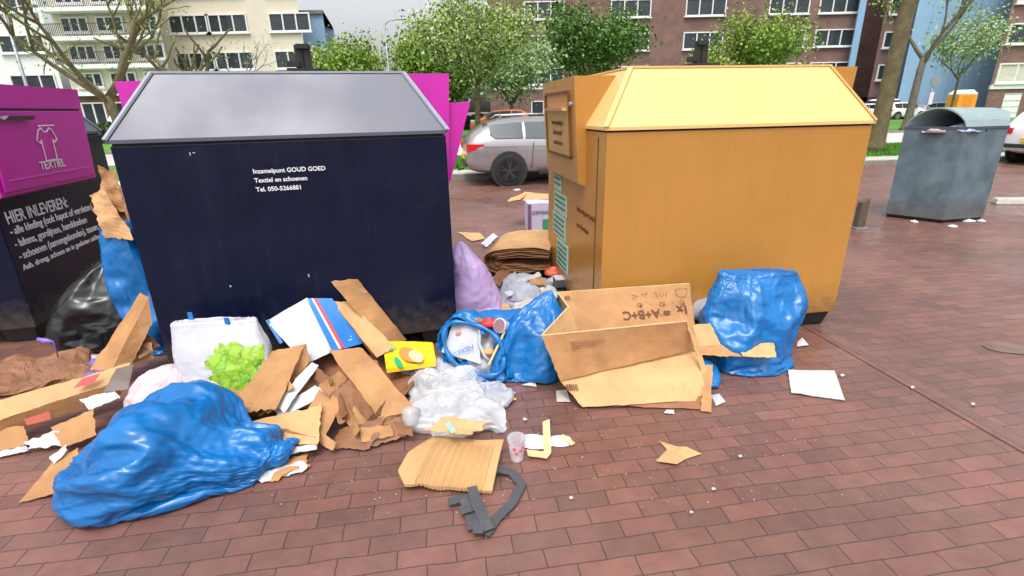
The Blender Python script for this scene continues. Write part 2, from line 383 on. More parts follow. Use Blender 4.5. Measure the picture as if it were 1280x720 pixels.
# E: long brick flats between the containers
f = bld('apartment_block', 'long brown brick flats with white framed windows seen above the yellow container', 58, 680)
x0, x1 = xat(612, 100, 58), xat(1063, 90, 58)
f.wall('wall', x0, x1, 0, 13.5, bbrick)
za, zb_ = zat(675, 106, 58), zat(675, 85, 58)
for k in range(3):
    for px in (656, 760, 850, 950, 1010):
        xa = xat(px, 95, 58); z = za+k*3.1
        if z+1.9 < 13.3: f.win(xa, xa+4.1, z, z+(zb_-za), 3)
for px in (664, 760, 850, 950):
    xa = xat(px, 130, 58); f.win(xa, xa+3.9, .95, 2.45, 3)
f.wall('stone_band', x0, x1, za-.45, za-.15, bwhite, dep=.1, off=-.12)
f.wall('roof', x0-.3, x1+.3, 13.5, 13.8, conc_d, off=-.3)
# F: gabled house far behind
Y = 80; xa, xb = xat(1062, 100, Y), xat(1092, 100, Y)
f = bld('gabled_house', 'small brick house with a pale gable roof between two larger brick buildings', Y, 1075)
f.wall('wall', xa-2, xb+3, 0, zat(1075, 98, Y), bbrick)
zt = zat(1075, 98, Y); zr = zat(1072, 84, Y)
MB().hexa([(xa-2.3, Y-.4, zt), (xb+3.3, Y-.4, zt), (xb+3.3, Y+10, zt), (xa-2.3, Y+10, zt), (xa-1, Y+4, zr+1), (xb+2, Y+4, zr+1), (xb+2, Y+5, zr+1), (xa-1, Y+5, zr+1)]).build('roof', conc, f.root, world=True)
for k in range(3): f.win(xa+.3+k*1.6, xa+1.5+k*1.6, 3.6, 5.2, 1)
# G: brick block with a dark ground floor, right
f = bld('apartment_block', 'brown brick block with dark ground floor behind the mossy plane trunk', 56, 1105)
Y = 56; x0, x1 = xat(1089, 100, Y), xat(1121, 110, Y)
zd = zat(1110, 121, Y)
f.wall('lower_wall', x0, x1, 0, zd, darkbr); f.wall('wall', x0, x1, zd, 13.8, bbrick, off=-.02)
for k in range(3): f.win(x0+.4, x0+2.0, zd+1.6+3*k, zd+3.1+3*k, 1, off=-.02)
f.wall('roof', x0-.2, x1+.1, 13.8, 14.1, conc_d, off=-.3)
# slim blue column left of it
f = bld('stair_tower', 'slim pale blue stair tower above the right end of the yellow roof', 57, 1064)
f.wall('wall', xat(1057, 90, 57), xat(1065, 90, 57), 0, 12, bblue, dep=3, off=-.3)
f.wall('cap', xat(1056.5, 90, 57), xat(1065.5, 90, 57), 12, 12.2, conc_d, dep=3.1, off=-.4)
# H: large blue blank wall
f = bld('clad_building', 'large blank pale blue wall behind the grey bin', 52, 1180)
Y = 52; x0, x1 = xat(1123, 120, Y), xat(1238, 115, Y)
f.wall('wall', x0, x1, 0, 13.6, bblue, dep=14)
b = MB()
for k in range(1, 6): b.box((x0+(x1-x0)*k/6, Y-.012, 6.8), (.03, .02, 13.6))
b.build('panel_joint', mat('joint_blue', (.2, .34, .5), .7), f.root, world=True)
f.wall('roof', x0-.1, x1+.1, 13.6, 13.8, conc_d, dep=14.1, off=-.15)
# I: brick building right with white garage door
Y = 46; f = bld('apartment_block', 'brick building with white balcony window and white garage door at the right edge', Y, 1270)
x0, x1 = xat(1237, 110, Y), xat(1500, 110, Y)
f.wall('wall', x0, x1, 0, 13, bbrick, dep=12)
z0, z1 = zat(1262, 104, Y), zat(1262, 79, Y)
for k in range(3):
    for j in range(3):
        xa = xat(1246, 92, Y)+j*6.4
        if z1+k*3 < 13: f.win(xa, xa+4.6, z0+k*3, z1+k*3, 3, gl=curtain if (k+j) % 2 == 0 else glass)
f.wall('stone_band', x0, x1, z0-.45, z0-.14, bwhite, dep=.1, off=-.12)
xa, xb = xat(1253, 128, Y), xat(1274, 128, Y)
d = f.wall('garage_door', xa, xb, .05, zat(1262, 117, Y), bwhite, dep=.1, off=-.05)
b = MB()
for k in range(1, 5): b.box(((xa+xb)/2, Y-.06, k*.5), (xb-xa, .015, .03))
b.build('panel_groove', conc_d, d, world=True)
f.wall('roof', x0-.2, x1, 13, 13.3, conc_d, off=-.3, dep=12)

# ------------------------------------------------------------------ trees
bark = mat('mossy_bark', (.115, .095, .045), .9, var=.35, vscale=5, bump=.7, bscale=14, dirt=.4)
bark2 = mat('grey_bark', (.12, .105, .08), .9, var=.3, vscale=7, bump=.6, bscale=22)
def leafmat(name, a, b_):
    M = mat(name, a, .6, var=.0); t = M.node_tree; L = t.links.new
    oi = nd(t, 'ShaderNodeNewGeometry'); mx = nd(t, 'ShaderNodeMix', data_type='RGBA'); mx.inputs[6].default_value = (*a, 1); mx.inputs[7].default_value = (*b_, 1)
    L(oi.outputs['Random Per Island'], mx.inputs[0]); L(mx.outputs[2], t.nodes['Principled BSDF'].inputs['Base Color'])
    t.nodes['Principled BSDF'].inputs['Subsurface Weight'].default_value = 0
    return M
leaf_y = leafmat('spring_leaf', (.10, .20, .02), (.28, .38, .05))
leaf_g = leafmat('green_leaf', (.035, .09, .015), (.13, .24, .035))
leaf_p = leafmat('pale_leaf', (.16, .26, .10), (.36, .46, .22))
blossom = leafmat('blossom', (.20, .30, .08), (.50, .54, .34))
hedge_m = leafmat('hedge_leaf', (.012, .04, .010), (.045, .10, .02))
def branch_pts(p, d, L, n=5, wob=.12, up=.15, rnd=random):
    pts = [p.copy()]
    for k in range(n):
        d = (d + Vector((rnd.uniform(-1, 1), rnd.uniform(-1, 1), rnd.uniform(-.6, 1)))*wob + Vector((0, 0, up*.2))).normalized()
        pts.append(pts[-1] + d*L/n)
    return pts, d
def tree(label, base, h, r, mb, leaf=None, nleaf=0, lsize=.12, crown=None, lean=(0, 0), fork=.45, depth=3, spread=.8, seed=1, cat='tree', name='tree', group=None, clump=.35, nb=5, crown_lo=.4, leaf2=None):
    rnd = random.Random(seed); base = Vector(base)
    root = thing(name, label, cat, base, group=group)
    b = MB(); tips = []
    top = base + Vector((lean[0], lean[1], h*fork))
    tp = [base + (top-base)*t + Vector((math.sin(t*5+seed)*r*.4*t, math.cos(t*4+seed)*r*.4*t, 0)) for t in (0, .04, .15, .35, .6, .8, 1)]
    b.tube(tp, [r*1.5, r*1.15, r, r*.92, r*.85, r*.8, r*.75], 12)
    def rec(p, d, L, rr, lev):
        pts, d2 = branch_pts(p, d, L, 5, .22, .2, rnd)
        b.tube(pts, [rr*(1-.09*k) for k in range(6)], 7 if rr > .04 else 4)
        tips.extend(pts[2:])
        if lev <= 0: return
        for k in range(3 if lev > 1 else 3):
            a = rnd.random()*6.28; side = d2.orthogonal().normalized(); side.rotate(Matrix.Rotation(a, 3, d2))
            rec(pts[rnd.choice((3, 4, 5))], (d2 + side*rnd.uniform(.5, 1.1)*spread).normalized(), L*rnd.uniform(.55, .75), rr*.55, lev-1)
    for k in range(nb):
        a = 6.28*k/nb + rnd.random(); d = Vector((math.cos(a)*spread, math.sin(a)*spread, rnd.uniform(.7, 1.1))).normalized()
        rec(tp[-1 if k else -1] - Vector((0, 0, rnd.uniform(0, h*fork*.12))), d, h*(1-fork)*.5, r*.5, depth-1)
    b.build('trunk', mb, root, smooth=True, world=True)
    if nleaf:
        V = []; Fc = []; mi = []
        for _ in range(nleaf):
            c0 = rnd.choice(tips); q = c0 + Vector((rnd.gauss(0, 1), rnd.gauss(0, 1), rnd.gauss(0, .8)))*clump
            s = lsize*rnd.uniform(.5, 1.2); a = Vector((rnd.uniform(-1, 1), rnd.uniform(-1, 1), rnd.uniform(-1, 1))).normalized(); bb = a.orthogonal().normalized(); bb.rotate(Matrix.Rotation(rnd.random()*6, 3, a))
            cc = a.cross(bb); k = len(V)
            V += [q-bb*s*.5, q+cc*s*.32, q+bb*s*.5, q-cc*s*.32]; Fc.append((k, k+1, k+2, k+3)); mi.append(1 if (leaf2 and rnd.random() < .45) else 0)
        mesh('crown', V, Fc, [leaf, leaf2] if leaf2 else leaf, root, midx=mi, world=True)
    return root
def base_at(px, py, Y): p = YP(px, py, Y); return Vector((p.x, p.y, .1))
# right hand plane trunk
p = G(1091, 190, .12)
tree('tall mossy plane trunk rising between the yellow container and the grey bin', (p.x, p.y, .1), 10, .24, bark, leaf_y, 900, .16, seed=3, fork=.6, lean=(.25, 0), name='plane_tree')
p = base_at(1136, 140, 29)
tree('forked plane tree behind the left side of the grey bin', p, 9, .21, bark2, leaf_y, 700, .16, seed=8, fork=.41, lean=(.2, 0), nb=3, spread=.55, name='plane_tree')
p = base_at(1190, 130, 36)
tree('slim young tree with pale leaves in front of the blue wall', p, 7.2, .09, bark2, leaf_p, 2600, .22, seed=5, fork=.42, spread=.9, nb=6, clump=.5, name='young_tree')
# left big plane
p = base_at(146, 150, 21)
tree('large knotty plane tree with bare spreading limbs left of the navy container', p, 8.5, .21, bark, leaf_y, 1400, .12, seed=12, fork=.27, spread=1.15, nb=6, name='plane_tree')
p = base_at(243, 140, 24)
tree('pollarded plane tree with stubby limbs above the navy container lid', p, 7, .22, bark, leaf_y, 200, .12, seed=21, fork=.36, spread=1.1, nb=5, depth=2, name='plane_tree')
p = base_at(312, 140, 34)
tree('thin bare young tree in front of the cream block', p, 7, .07, bark2, leaf_p, 150, .12, seed=31, fork=.5, spread=.8, nb=4, depth=3, name='young_tree')
# centre
p = base_at(598, 160, 30)
tree('leafy tree with a leaning trunk and white blossom between the containers', p, 7.5, .17, bark, leaf_y, 15000, .2, seed=41, fork=.40, spread=1.0, nb=6, clump=.55, name='blossom_tree', leaf2=blossom)
for i, (px, Y, h, n, lf, lb) in enumerate(((448, 44, 6.8, 6500, leaf_y, 'bushy spring green tree left of the lamp pole'), (562, 43, 8.0, 18000, leaf_y, 'yellow green tree right behind the magenta flap'),
        (640, 40, 6.6, 6000, leaf_p, 'pale blossoming tree in front of the brick flats'), (735, 42, 9.0, 12000, leaf_g, 'green tree above the hood of the yellow container'),
        (928, 46, 8.6, 9000, leaf_y, 'yellow green tree above the middle of the yellow roof'), (548, 50, 6, 14000, leaf_g, 'dark green tree low behind the hedge'))):
    tree(lb, base_at(px, 150, Y), h, .16, bark2, lf, n, .3, seed=50+i, fork=.3, spread=1.0, nb=6, clump=.7, name='leafy_tree')
tree('yellowish tree seen in the gap beside the slim blue tower', base_at(1079, 130, 88), 15.5, .2, bark2, leaf_y, 2500, .5, seed=77, fork=.4, clump=1, name='leafy_tree')
# hedges
def hedge(label, xa, xb, Y, h, wd=1.1):
    V = []; Fc = []; rnd = random.Random(int(xa*10)); n = int((xb-xa)*h*220)
    for _ in range(n):
        x = rnd.uniform(xa, xb); side = rnd.random(); 
        y = Y - wd/2 + rnd.gauss(0, .06) if side < .6 else Y + rnd.uniform(-wd/2, wd/2)
        z = rnd.uniform(.1, h) if side < .6 else h + rnd.gauss(0, .05) + .06*math.sin(x*2)
        q = Vector((x, y, z)); s = rnd.uniform(.08, .18); a = Vector((rnd.uniform(-1, 1), rnd.uniform(-1, 1), rnd.uniform(-1, 1))).normalized(); bb = a.orthogonal(); cc = a.cross(bb); k = len(V)
        V += [q-bb*s*.5, q+cc*s*.4, q+bb*s*.5, q-cc*s*.4]; Fc.append((k, k+1, k+2, k+3))
    b = MB().add(V, Fc); b.box(((xa+xb)/2, Y, h/2), (xb-xa, wd-.15, h-.08))
    o = b.build('hedge', hedge_m); tag(o, label, 'hedge'); return o
hedge('dark clipped hedge behind the parked cars between the containers', xat(545, 150, 46), xat(700, 150, 46), 46+4.2-4, 1.15)
hedge('dark hedge at the foot of the brick flats beside the bare plane tree', xat(100, 150, 33), xat(165, 150, 33), 33, 1.25)

# ------------------------------------------------------------------ street furniture
metal = mat('grey_metal', (.28, .29, .30), .45, metal=.5, var=.1)
def pole(label, px, Y, h, r, name='lamp_post', cat='lamp post', head=True):
    p = YP(px, 100, Y); b = thing(name, label, cat, (p.x, p.y, 0))
    MB().tube([(0, 0, 0), (0, 0, 1), (0, 0, h)], [r*1.4, r, r*.6], 10).build('pole', metal, b, smooth=True)
    if head:
        MB().tube([(0, 0, h-.1), (.3, 0, h+.15), (1.0, 0, h+.25)], .035, 8).build('arm', metal, b, smooth=True)
        MB().box((1.25, 0, h+.24), (.6, .22, .1)).build('lamp_head', metal, b, bevel=.02)
    return b
pole('grey lamp post in front of the white building at far left', 31, 26, 6.2, .09)
pole('thin grey lamp post right of the bushy tree beyond the navy lid', 487, 40, 7.5, .08)
p = YP(1164, 118, 33)
sg = thing('traffic_sign', 'round grey backed traffic sign on a pole in front of the blue wall', 'traffic sign', (p.x, p.y, 0))
MB().tube([(0, 0, 0), (0, 0, 3.0)], .035, 8).build('pole', metal, sg, smooth=True)
MB().tube([(.05, -.04, 2.75), (.05, -.07, 2.75)], .32, 20).build('disc', mat('sign_back', (.22, .24, .27), .5), sg)
MB().box((-.0, -.06, 1.75), (.24, .02, .7)).build('plate', mat('plate_pale', (.7, .62, .66), .5), sg)
# orange cabin with white roof
p = YP(1198, 140, 44)
tc_ = thing('portable_toilet', 'orange portable cabin with a white domed roof in front of the blue wall', 'portable toilet', (p.x, p.y, 0))
og = mat('orange_plastic', (.80, .30, .02), .5, var=.08)
MB().box((0, 0, 1.05), (1.5, 1.2, 2.0)).build('cabin', og, tc_, bevel=.04)
MB().hexa([(-.78, -.63, 2.05), (.78, -.63, 2.05), (.78, .63, 2.05), (-.78, .63, 2.05), (-.5, -.4, 2.4), (.5, -.4, 2.4), (.5, .4, 2.4), (-.5, .4, 2.4)]).build('roof', bwhite, tc_, bevel=.05)
MB().box((0, -.61, 1.05), (.75, .03, 1.8)).build('door', mat('orange_door', (.7, .24, .015), .5), tc_)
# concrete wheel stop at right and short post
p = G(1245, 256)
ws = MB(); d = Vector((math.cos(rad(6)), math.sin(rad(6)), 0)); ws.hexa([p, p+Vector((1.9, -.18, 0)), p+Vector((2.0, .1, 0)), p+Vector((.1, .24, 0)), p+Vector((.03, .03, .09)), p+Vector((1.9, -.15, .09)), p+Vector((1.97, .07, .09)), p+Vector((.12, .2, .09))])
tag(ws.build('concrete_edge_block', conc, bevel=.015), 'low pale concrete block lying on the paving right of the grey bin', 'concrete block')
p = G(1073, 286)
pw = thing('wooden_post', 'short weathered wooden post just behind the yellow container', 'post', (p.x, p.y, 0))
wood = mat('weathered_wood', (.10, .075, .05), .9, var=.3, vscale=20, bump=.5, bscale=60)
MB().hexa([(-.06, -.05, 0), (.05, -.05, 0), (.05, .06, 0), (-.06, .06, 0), (-.05, -.05, .36), (.05, -.05, .42), (.05, .05, .42), (-.05, .05, .36)]).build('shaft', wood, pw, bevel=.008)
MB().box((0, 0, .015), (.16, .16, .03)).build('base_plate', metal, pw, bevel=.004)

# ------------------------------------------------------------------ cars
tyre = mat('tyre', (.012, .012, .013), .8, var=.2); rim_d = mat('dark_rim', (.03, .03, .035), .3, metal=.6); rim_l = mat('pale_rim', (.35, .36, .38), .3, metal=.8)
cglass = mat('car_glass', (.07, .09, .10), .06, var=.2, vscale=1); cglass_d = mat('dark_car_glass', (.02, .022, .025), .06)
tail = mat('tail_lamp', (.55, .015, .02), .2, var=.2); headl = mat('head_lamp', (.7, .72, .74), .1); plastic = mat('black_trim', (.02, .02, .022), .6)
plate_y = mat('plate_yellow', (.75, .5, .02), .5)
WAGON = [(0.0,.42,.66,.72,.74,.60),(.05,.34,.84,.93,.97,.74),(.22,.28,.88,.98,1.16,.70),(.55,.24,.90,1.0,1.37,.64),(1.1,.22,.91,1.0,1.43,.62),(2.0,.22,.91,.97,1.45,.62),(2.7,.22,.91,.95,1.41,.60),(3.05,.22,.91,.95,1.22,.62),(3.42,.22,.90,.93,.97,.70),(4.2,.25,.86,.82,.85,.64),(4.45,.30,.78,.68,.70,.56),(4.52,.38,.66,.56,.58,.5)]
HATCH = [(0.0,.42,.66,.74,.76,.60),(.05,.34,.78,.95,.97,.68),(.18,.28,.84,.98,1.28,.64),(.40,.24,.86,1.0,1.47,.60),(1.0,.22,.87,1.0,1.52,.60),(1.9,.22,.87,.97,1.52,.60),(2.4,.22,.87,.96,1.44,.58),(2.8,.22,.87,.96,1.2,.62),(3.1,.22,.86,.95,1.0,.68),(3.7,.25,.82,.84,.87,.6),(3.85,.32,.72,.66,.68,.5)]
VAN = [(0.0,.42,.70,.80,.82,.66),(.04,.34,.84,1.05,1.5,.74),(.12,.28,.9,1.1,1.78,.74),(.5,.24,.92,1.1,1.84,.74),(1.5,.22,.92,1.08,1.85,.74),(2.6,.22,.92,1.05,1.83,.72),(3.0,.22,.92,1.05,1.72,.70),(3.6,.22,.91,1.02,1.12,.72),(4.2,.25,.86,.88,.92,.64),(4.4,.32,.76,.68,.70,.56)]
def car(name, label, cat, loc, rz, st, paint, rimm=rim_l, glassm=cglass, group=None, wr=.33, detail=True, scale=1):
    root = thing(name, label, cat, loc, rz, group)
    V = []; Fc = []; n = 13
    for (x, z0, hw, zb, zr, wr_) in st:
        half = [(hw*.86, z0), (hw*.97, z0+.10), (hw, (z0+zb)*.5), (hw*.985, zb-.10), (hw*.955, zb), (wr_+ (hw*.955-wr_)*.08, zb+(zr-zb)*.90), (wr_*.80, zr+.0)]
        ring = [(x, -a, z) for a, z in half] + [(x, 0, zr+.025)] + [(x, a, z) for a, z in half[::-1]]
        n = len(ring); V += ring
    for k in range(len(st)-1):
        for j in range(n): Fc.append((k*n+j, k*n+(j+1) % n, (k+1)*n+(j+1) % n, (k+1)*n+j))
    Fc += [tuple(range(n))[::-1], tuple((len(st)-1)*n+j for j in range(n))]
    body = mesh('body', V, [q[::-1] for q in Fc], paint, root, smooth=True)
    md = body.modifiers.new('sub', 'SUBSURF'); md.levels = 1; md.render_levels = 1
    cab = [q for q in st if q[4]-q[3] > .1]; xs = [q[0] for q in st]
    def interp(x, i):
        for a, b_ in zip(st, st[1:]):
            if a[0] <= x <= b_[0]: t = (x-a[0])/(b_[0]-a[0]); return a[i]*(1-t)+b_[i]*t
        return st[-1][i]
    xa, xb = cab[0][0]+.28, cab[-1][0]+.05
    cuts = [xa, xa+(xb-xa)*.30, xa+(xb-xa)*.62, xb]
    for sd_ in (-1, 1):
        for k in range(3):
            a0, a1 = cuts[k]+.03, cuts[k+1]-.03; lo = []; hi = []
            for j in range(7):
                x = a0+(a1-a0)*j/6; hw = interp(x, 2)*.955; zb = interp(x, 3); zr = interp(x, 4); w_ = interp(x, 5)
                def P(t): return Vector((x, sd_*(hw + (w_-hw)*t*.92 + .012), zb+(zr-zb)*t))
                top = .80 if zr-zb > .2 else .5
                lo.append(P(.05)); hi.append(P(top))
            if k == 0: lo[0] = (lo[0]+hi[0])/2*.6 + lo[0]*.4; 
            v = lo+hi; fc = [(j, j+1, 8+j, 7+j) for j in range(6)]
            inn = [Vector((a.x, a.y-sd_*.03, a.z)) for a in v]
            v2 = v+inn; fc2 = fc + [tuple(14+q for q in f_[::-1]) for f_ in fc] + [(j, 14+j, 15+j, j+1) for j in range(6)] + [(7+j, 8+j, 22+j, 21+j) for j in range(6)]+[(0, 7, 21, 14), (6, 20, 27, 13)]
            mesh('side_window', v2, fc2, glassm, root)
    # rear and front screens
    def screen(nm, A, B, ta, tb):
        v = []
        for (q, t) in ((A, ta), (B, tb)):
            x, zz, wv = q
            v += [Vector((x, -wv, zz)), Vector((x, wv, zz))]
        nrm = Vector((-(B[1]-A[1]), 0, (B[0]-A[0]))).normalized(); 
        if nrm.z < 0: nrm = -nrm
        v = [v[0], v[1], v[3], v[2]]; o = [a+nrm*.03 for a in v]; i_ = [a-nrm*.02 for a in v]
        return MB().hexa(i_+o).build(nm, glassm, root)
    r = cab[0]; r2 = cab[1]
    screen('rear_screen', (r[0]+.02, r[3]+.06+(.05 if r[4]-r[3]<.3 else 0), r[5]*.9), (r2[0]-.04, r2[4]-.06, r2[5]*.88), 0, 0)
    fr = cab[-1]; ff = st[st.index(fr)+1] if st.index(fr)+1 < len(st) else fr; fp = cab[-2]
    screen('windscreen', (fp[0]+.08, fp[4]-.06, fp[5]*.86), (ff[0]-.08, ff[4]+.02, ff[5]*1.0), 0, 0)
    Lc = st[-1][0]
    for x in (Lc*.205, Lc*.80):
        for sd_ in (-1, 1):
            hw = interp(x, 2)
            arch = MB().tube([(x, sd_*(hw-.05), wr+.02), (x, sd_*(hw+.006), wr+.02)], [wr+.085, wr+.07], 32).build('wheel_arch', plastic, root, smooth=False)
            wv = MB().tube([(x, sd_*(hw-.18), wr), (x, sd_*(hw-.0), wr), (x, sd_*(hw+.022), wr)], [wr, wr, wr*.93], 32).build('wheel', tyre, root)
            rb = MB(); y = sd_*(hw+.03)
            rb.tube([(x, sd_*(hw), wr), (x, y, wr)], wr*.70, 24)
            rb.build('rim', rim_d if detail else rimm, wv)
            if detail:
                sb = MB()
                for k in range(5):
                    a = k*2*math.pi/5+.3
                    for da in (-.16, .16):
                        sb.bar((x, y+sd_*.01, wr), (x+math.cos(a+da)*wr*.68, y+sd_*.004, wr+math.sin(a+da)*wr*.68), .03, .02, up=Vector((0, 1, 0)))
                sb.tube([(x, y, wr), (x, y+sd_*.02, wr)], .06, 12); sb.build('spokes', rimm, wv)
    for sd_ in (-1, 1):
        zl = st[2][3]-.08
        xs_ = [.03, .08, .14, .2, .27, .34, .41]; V = []
        for kx, x in enumerate(xs_):
            y = sd_*(interp(x, 2)*.965+.012); h_ = .085*(1-.45*kx/6); zc_ = zl-.07+.03*kx/6
            V += [(x-.012, y, zc_-h_), (x-.012, y, zc_+h_), (x-.012, y-sd_*.05, zc_+h_), (x-.012, y-sd_*.05, zc_-h_)]
        V = [(-.01, sd_*.52, zl-.13), (-.01, sd_*.52, zl), (.05, sd_*.52, zl), (.05, sd_*.52, zl-.13)]+V
        fcs = [(4*k+a, 4*k+(a+1) % 4, 4*k+4+(a+1) % 4, 4*k+4+a) for k in range(len(xs_)) for a in range(4)]+[(3, 2, 1, 0), tuple(4*len(xs_)+a for a in range(4))]
        if sd_ > 0: fcs = [q[::-1] for q in fcs]
        mesh('tail_light', V, fcs, tail, root)
        zf = st[-3][3]-.12
        MB().box((Lc-.22, sd_*.60, zf+.0), (.3, .3, .13)).build('headlight', headl, root, bevel=.03)
        MB().box((Lc*.66, sd_*(interp(Lc*.66, 2)+.08), interp(Lc*.6, 3)+.05), (.10, .2, .13)).build('mirror', paint, root, bevel=.03)
        MB().box((Lc*.42, sd_*(interp(Lc*.42, 2)*.99+.01), st[4][3]-.13), (.17, .03, .03)).build('door_handle', paint, root, bevel=.008)
        MB().box((Lc*.55, sd_*(interp(Lc*.5, 2)-.0), .28), (Lc*.40, .05, .06)).build('sill_trim', plastic, root)
    MB().box((.04, 0, .47), (.12, 1.3, .10)).build('bumper_trim', plastic, root, bevel=.02)
    MB().box((-.012, 0, .62), (.03, .5, .11)).build('number_plate', plate_y, root, bevel=.004)
    return root
silver = mat('silver_paint', (.36, .335, .345), .22, metal=.55, var=.03, coat=.5)
whitep = mat('white_car_paint', (.78, .78, .80), .22, var=.02, coat=.5)
orangep = mat('orange_car_paint', (.62, .15, .05), .25, var=.03, coat=.5)
greyp = mat('grey_car_paint', (.22, .24, .26), .25, var=.03, coat=.5)
sc = car('parked_car', 'silver estate car parked along the kerb left of the yellow container', 'car', (-1.06, 12.15, 0), rad(9), WAGON, silver, mat('gunmetal_rim', (.10, .10, .11), .3, metal=.8))
for sd_ in (-1, 1):
    q = MB(); q.tube([(.75, sd_*.56, 1.42), (.85, sd_*.57, 1.485), (1.7, sd_*.58, 1.505), (2.5, sd_*.57, 1.47), (2.62, sd_*.56, 1.41)], .016, 6); q.build('roof_rail', silver, sc, smooth=True)
    q = MB(); q.bar((.35, sd_*.893, .86), (3.6, sd_*.905, .80), .012, .012); q.build('shoulder_line', greyp, sc)
    for x in (1.42, 2.38): q = MB(); q.bar((x, sd_*.912, .36), (x+.06, sd_*.905, .92), .012, .010, up=Vector((1, 0, 0))); q.build('door_gap', plastic, sc)
# tow hook
MB().tube([(-.0, 0, .33), (-.12, 0, .3), (-.16, 0, .36), (-.16, 0, .44)], .02, 8).build('tow_hook', black, sc, smooth=True)
p = G(598, 166); p2 = Vector((xat(601, 150, 29), 29, .1))
car('parked_car', 'orange car standing on the far road behind the silver estate', 'car', (xat(662, 150, 34), 34.6, .12), rad(183), HATCH, orangep, detail=False)
car('parked_car', 'white small hatchback cut off by the right edge of the picture', 'car', (13.05, 13.1, 0), rad(8), HATCH, whitep, detail=True, glassm=cglass_d)
p = G(1142, 148)
car('parked_van', 'white van with dark side windows parked left of the blue wall', 'van', (37.4, 52.2, .05), rad(-158), VAN, whitep, detail=False, glassm=cglass_d)
car('parked_car', 'grey car with a dark roofline beside the white van', 'car', (xat(1149, 140, 50), 50.5, .05), rad(4), WAGON, greyp, detail=False, glassm=cglass_d)
car('parked_car', 'white car half hidden between plane trunk and white van', 'car', (xat(1098, 140, 48), 47.5, .05), rad(8), HATCH, whitep, detail=False, glassm=cglass_d)
car('parked_car', 'white estate car just above the right edge of the yellow container', 'car', (xat(1066, 140, 50), 50.5, .05), rad(8), WAGON, whitep, detail=False, glassm=cglass_d)
car('parked_van', 'white van seen between the trees at the far left street', 'van', (xat(120, 140, 40), 41.5, .05), rad(8), VAN, whitep, detail=False)

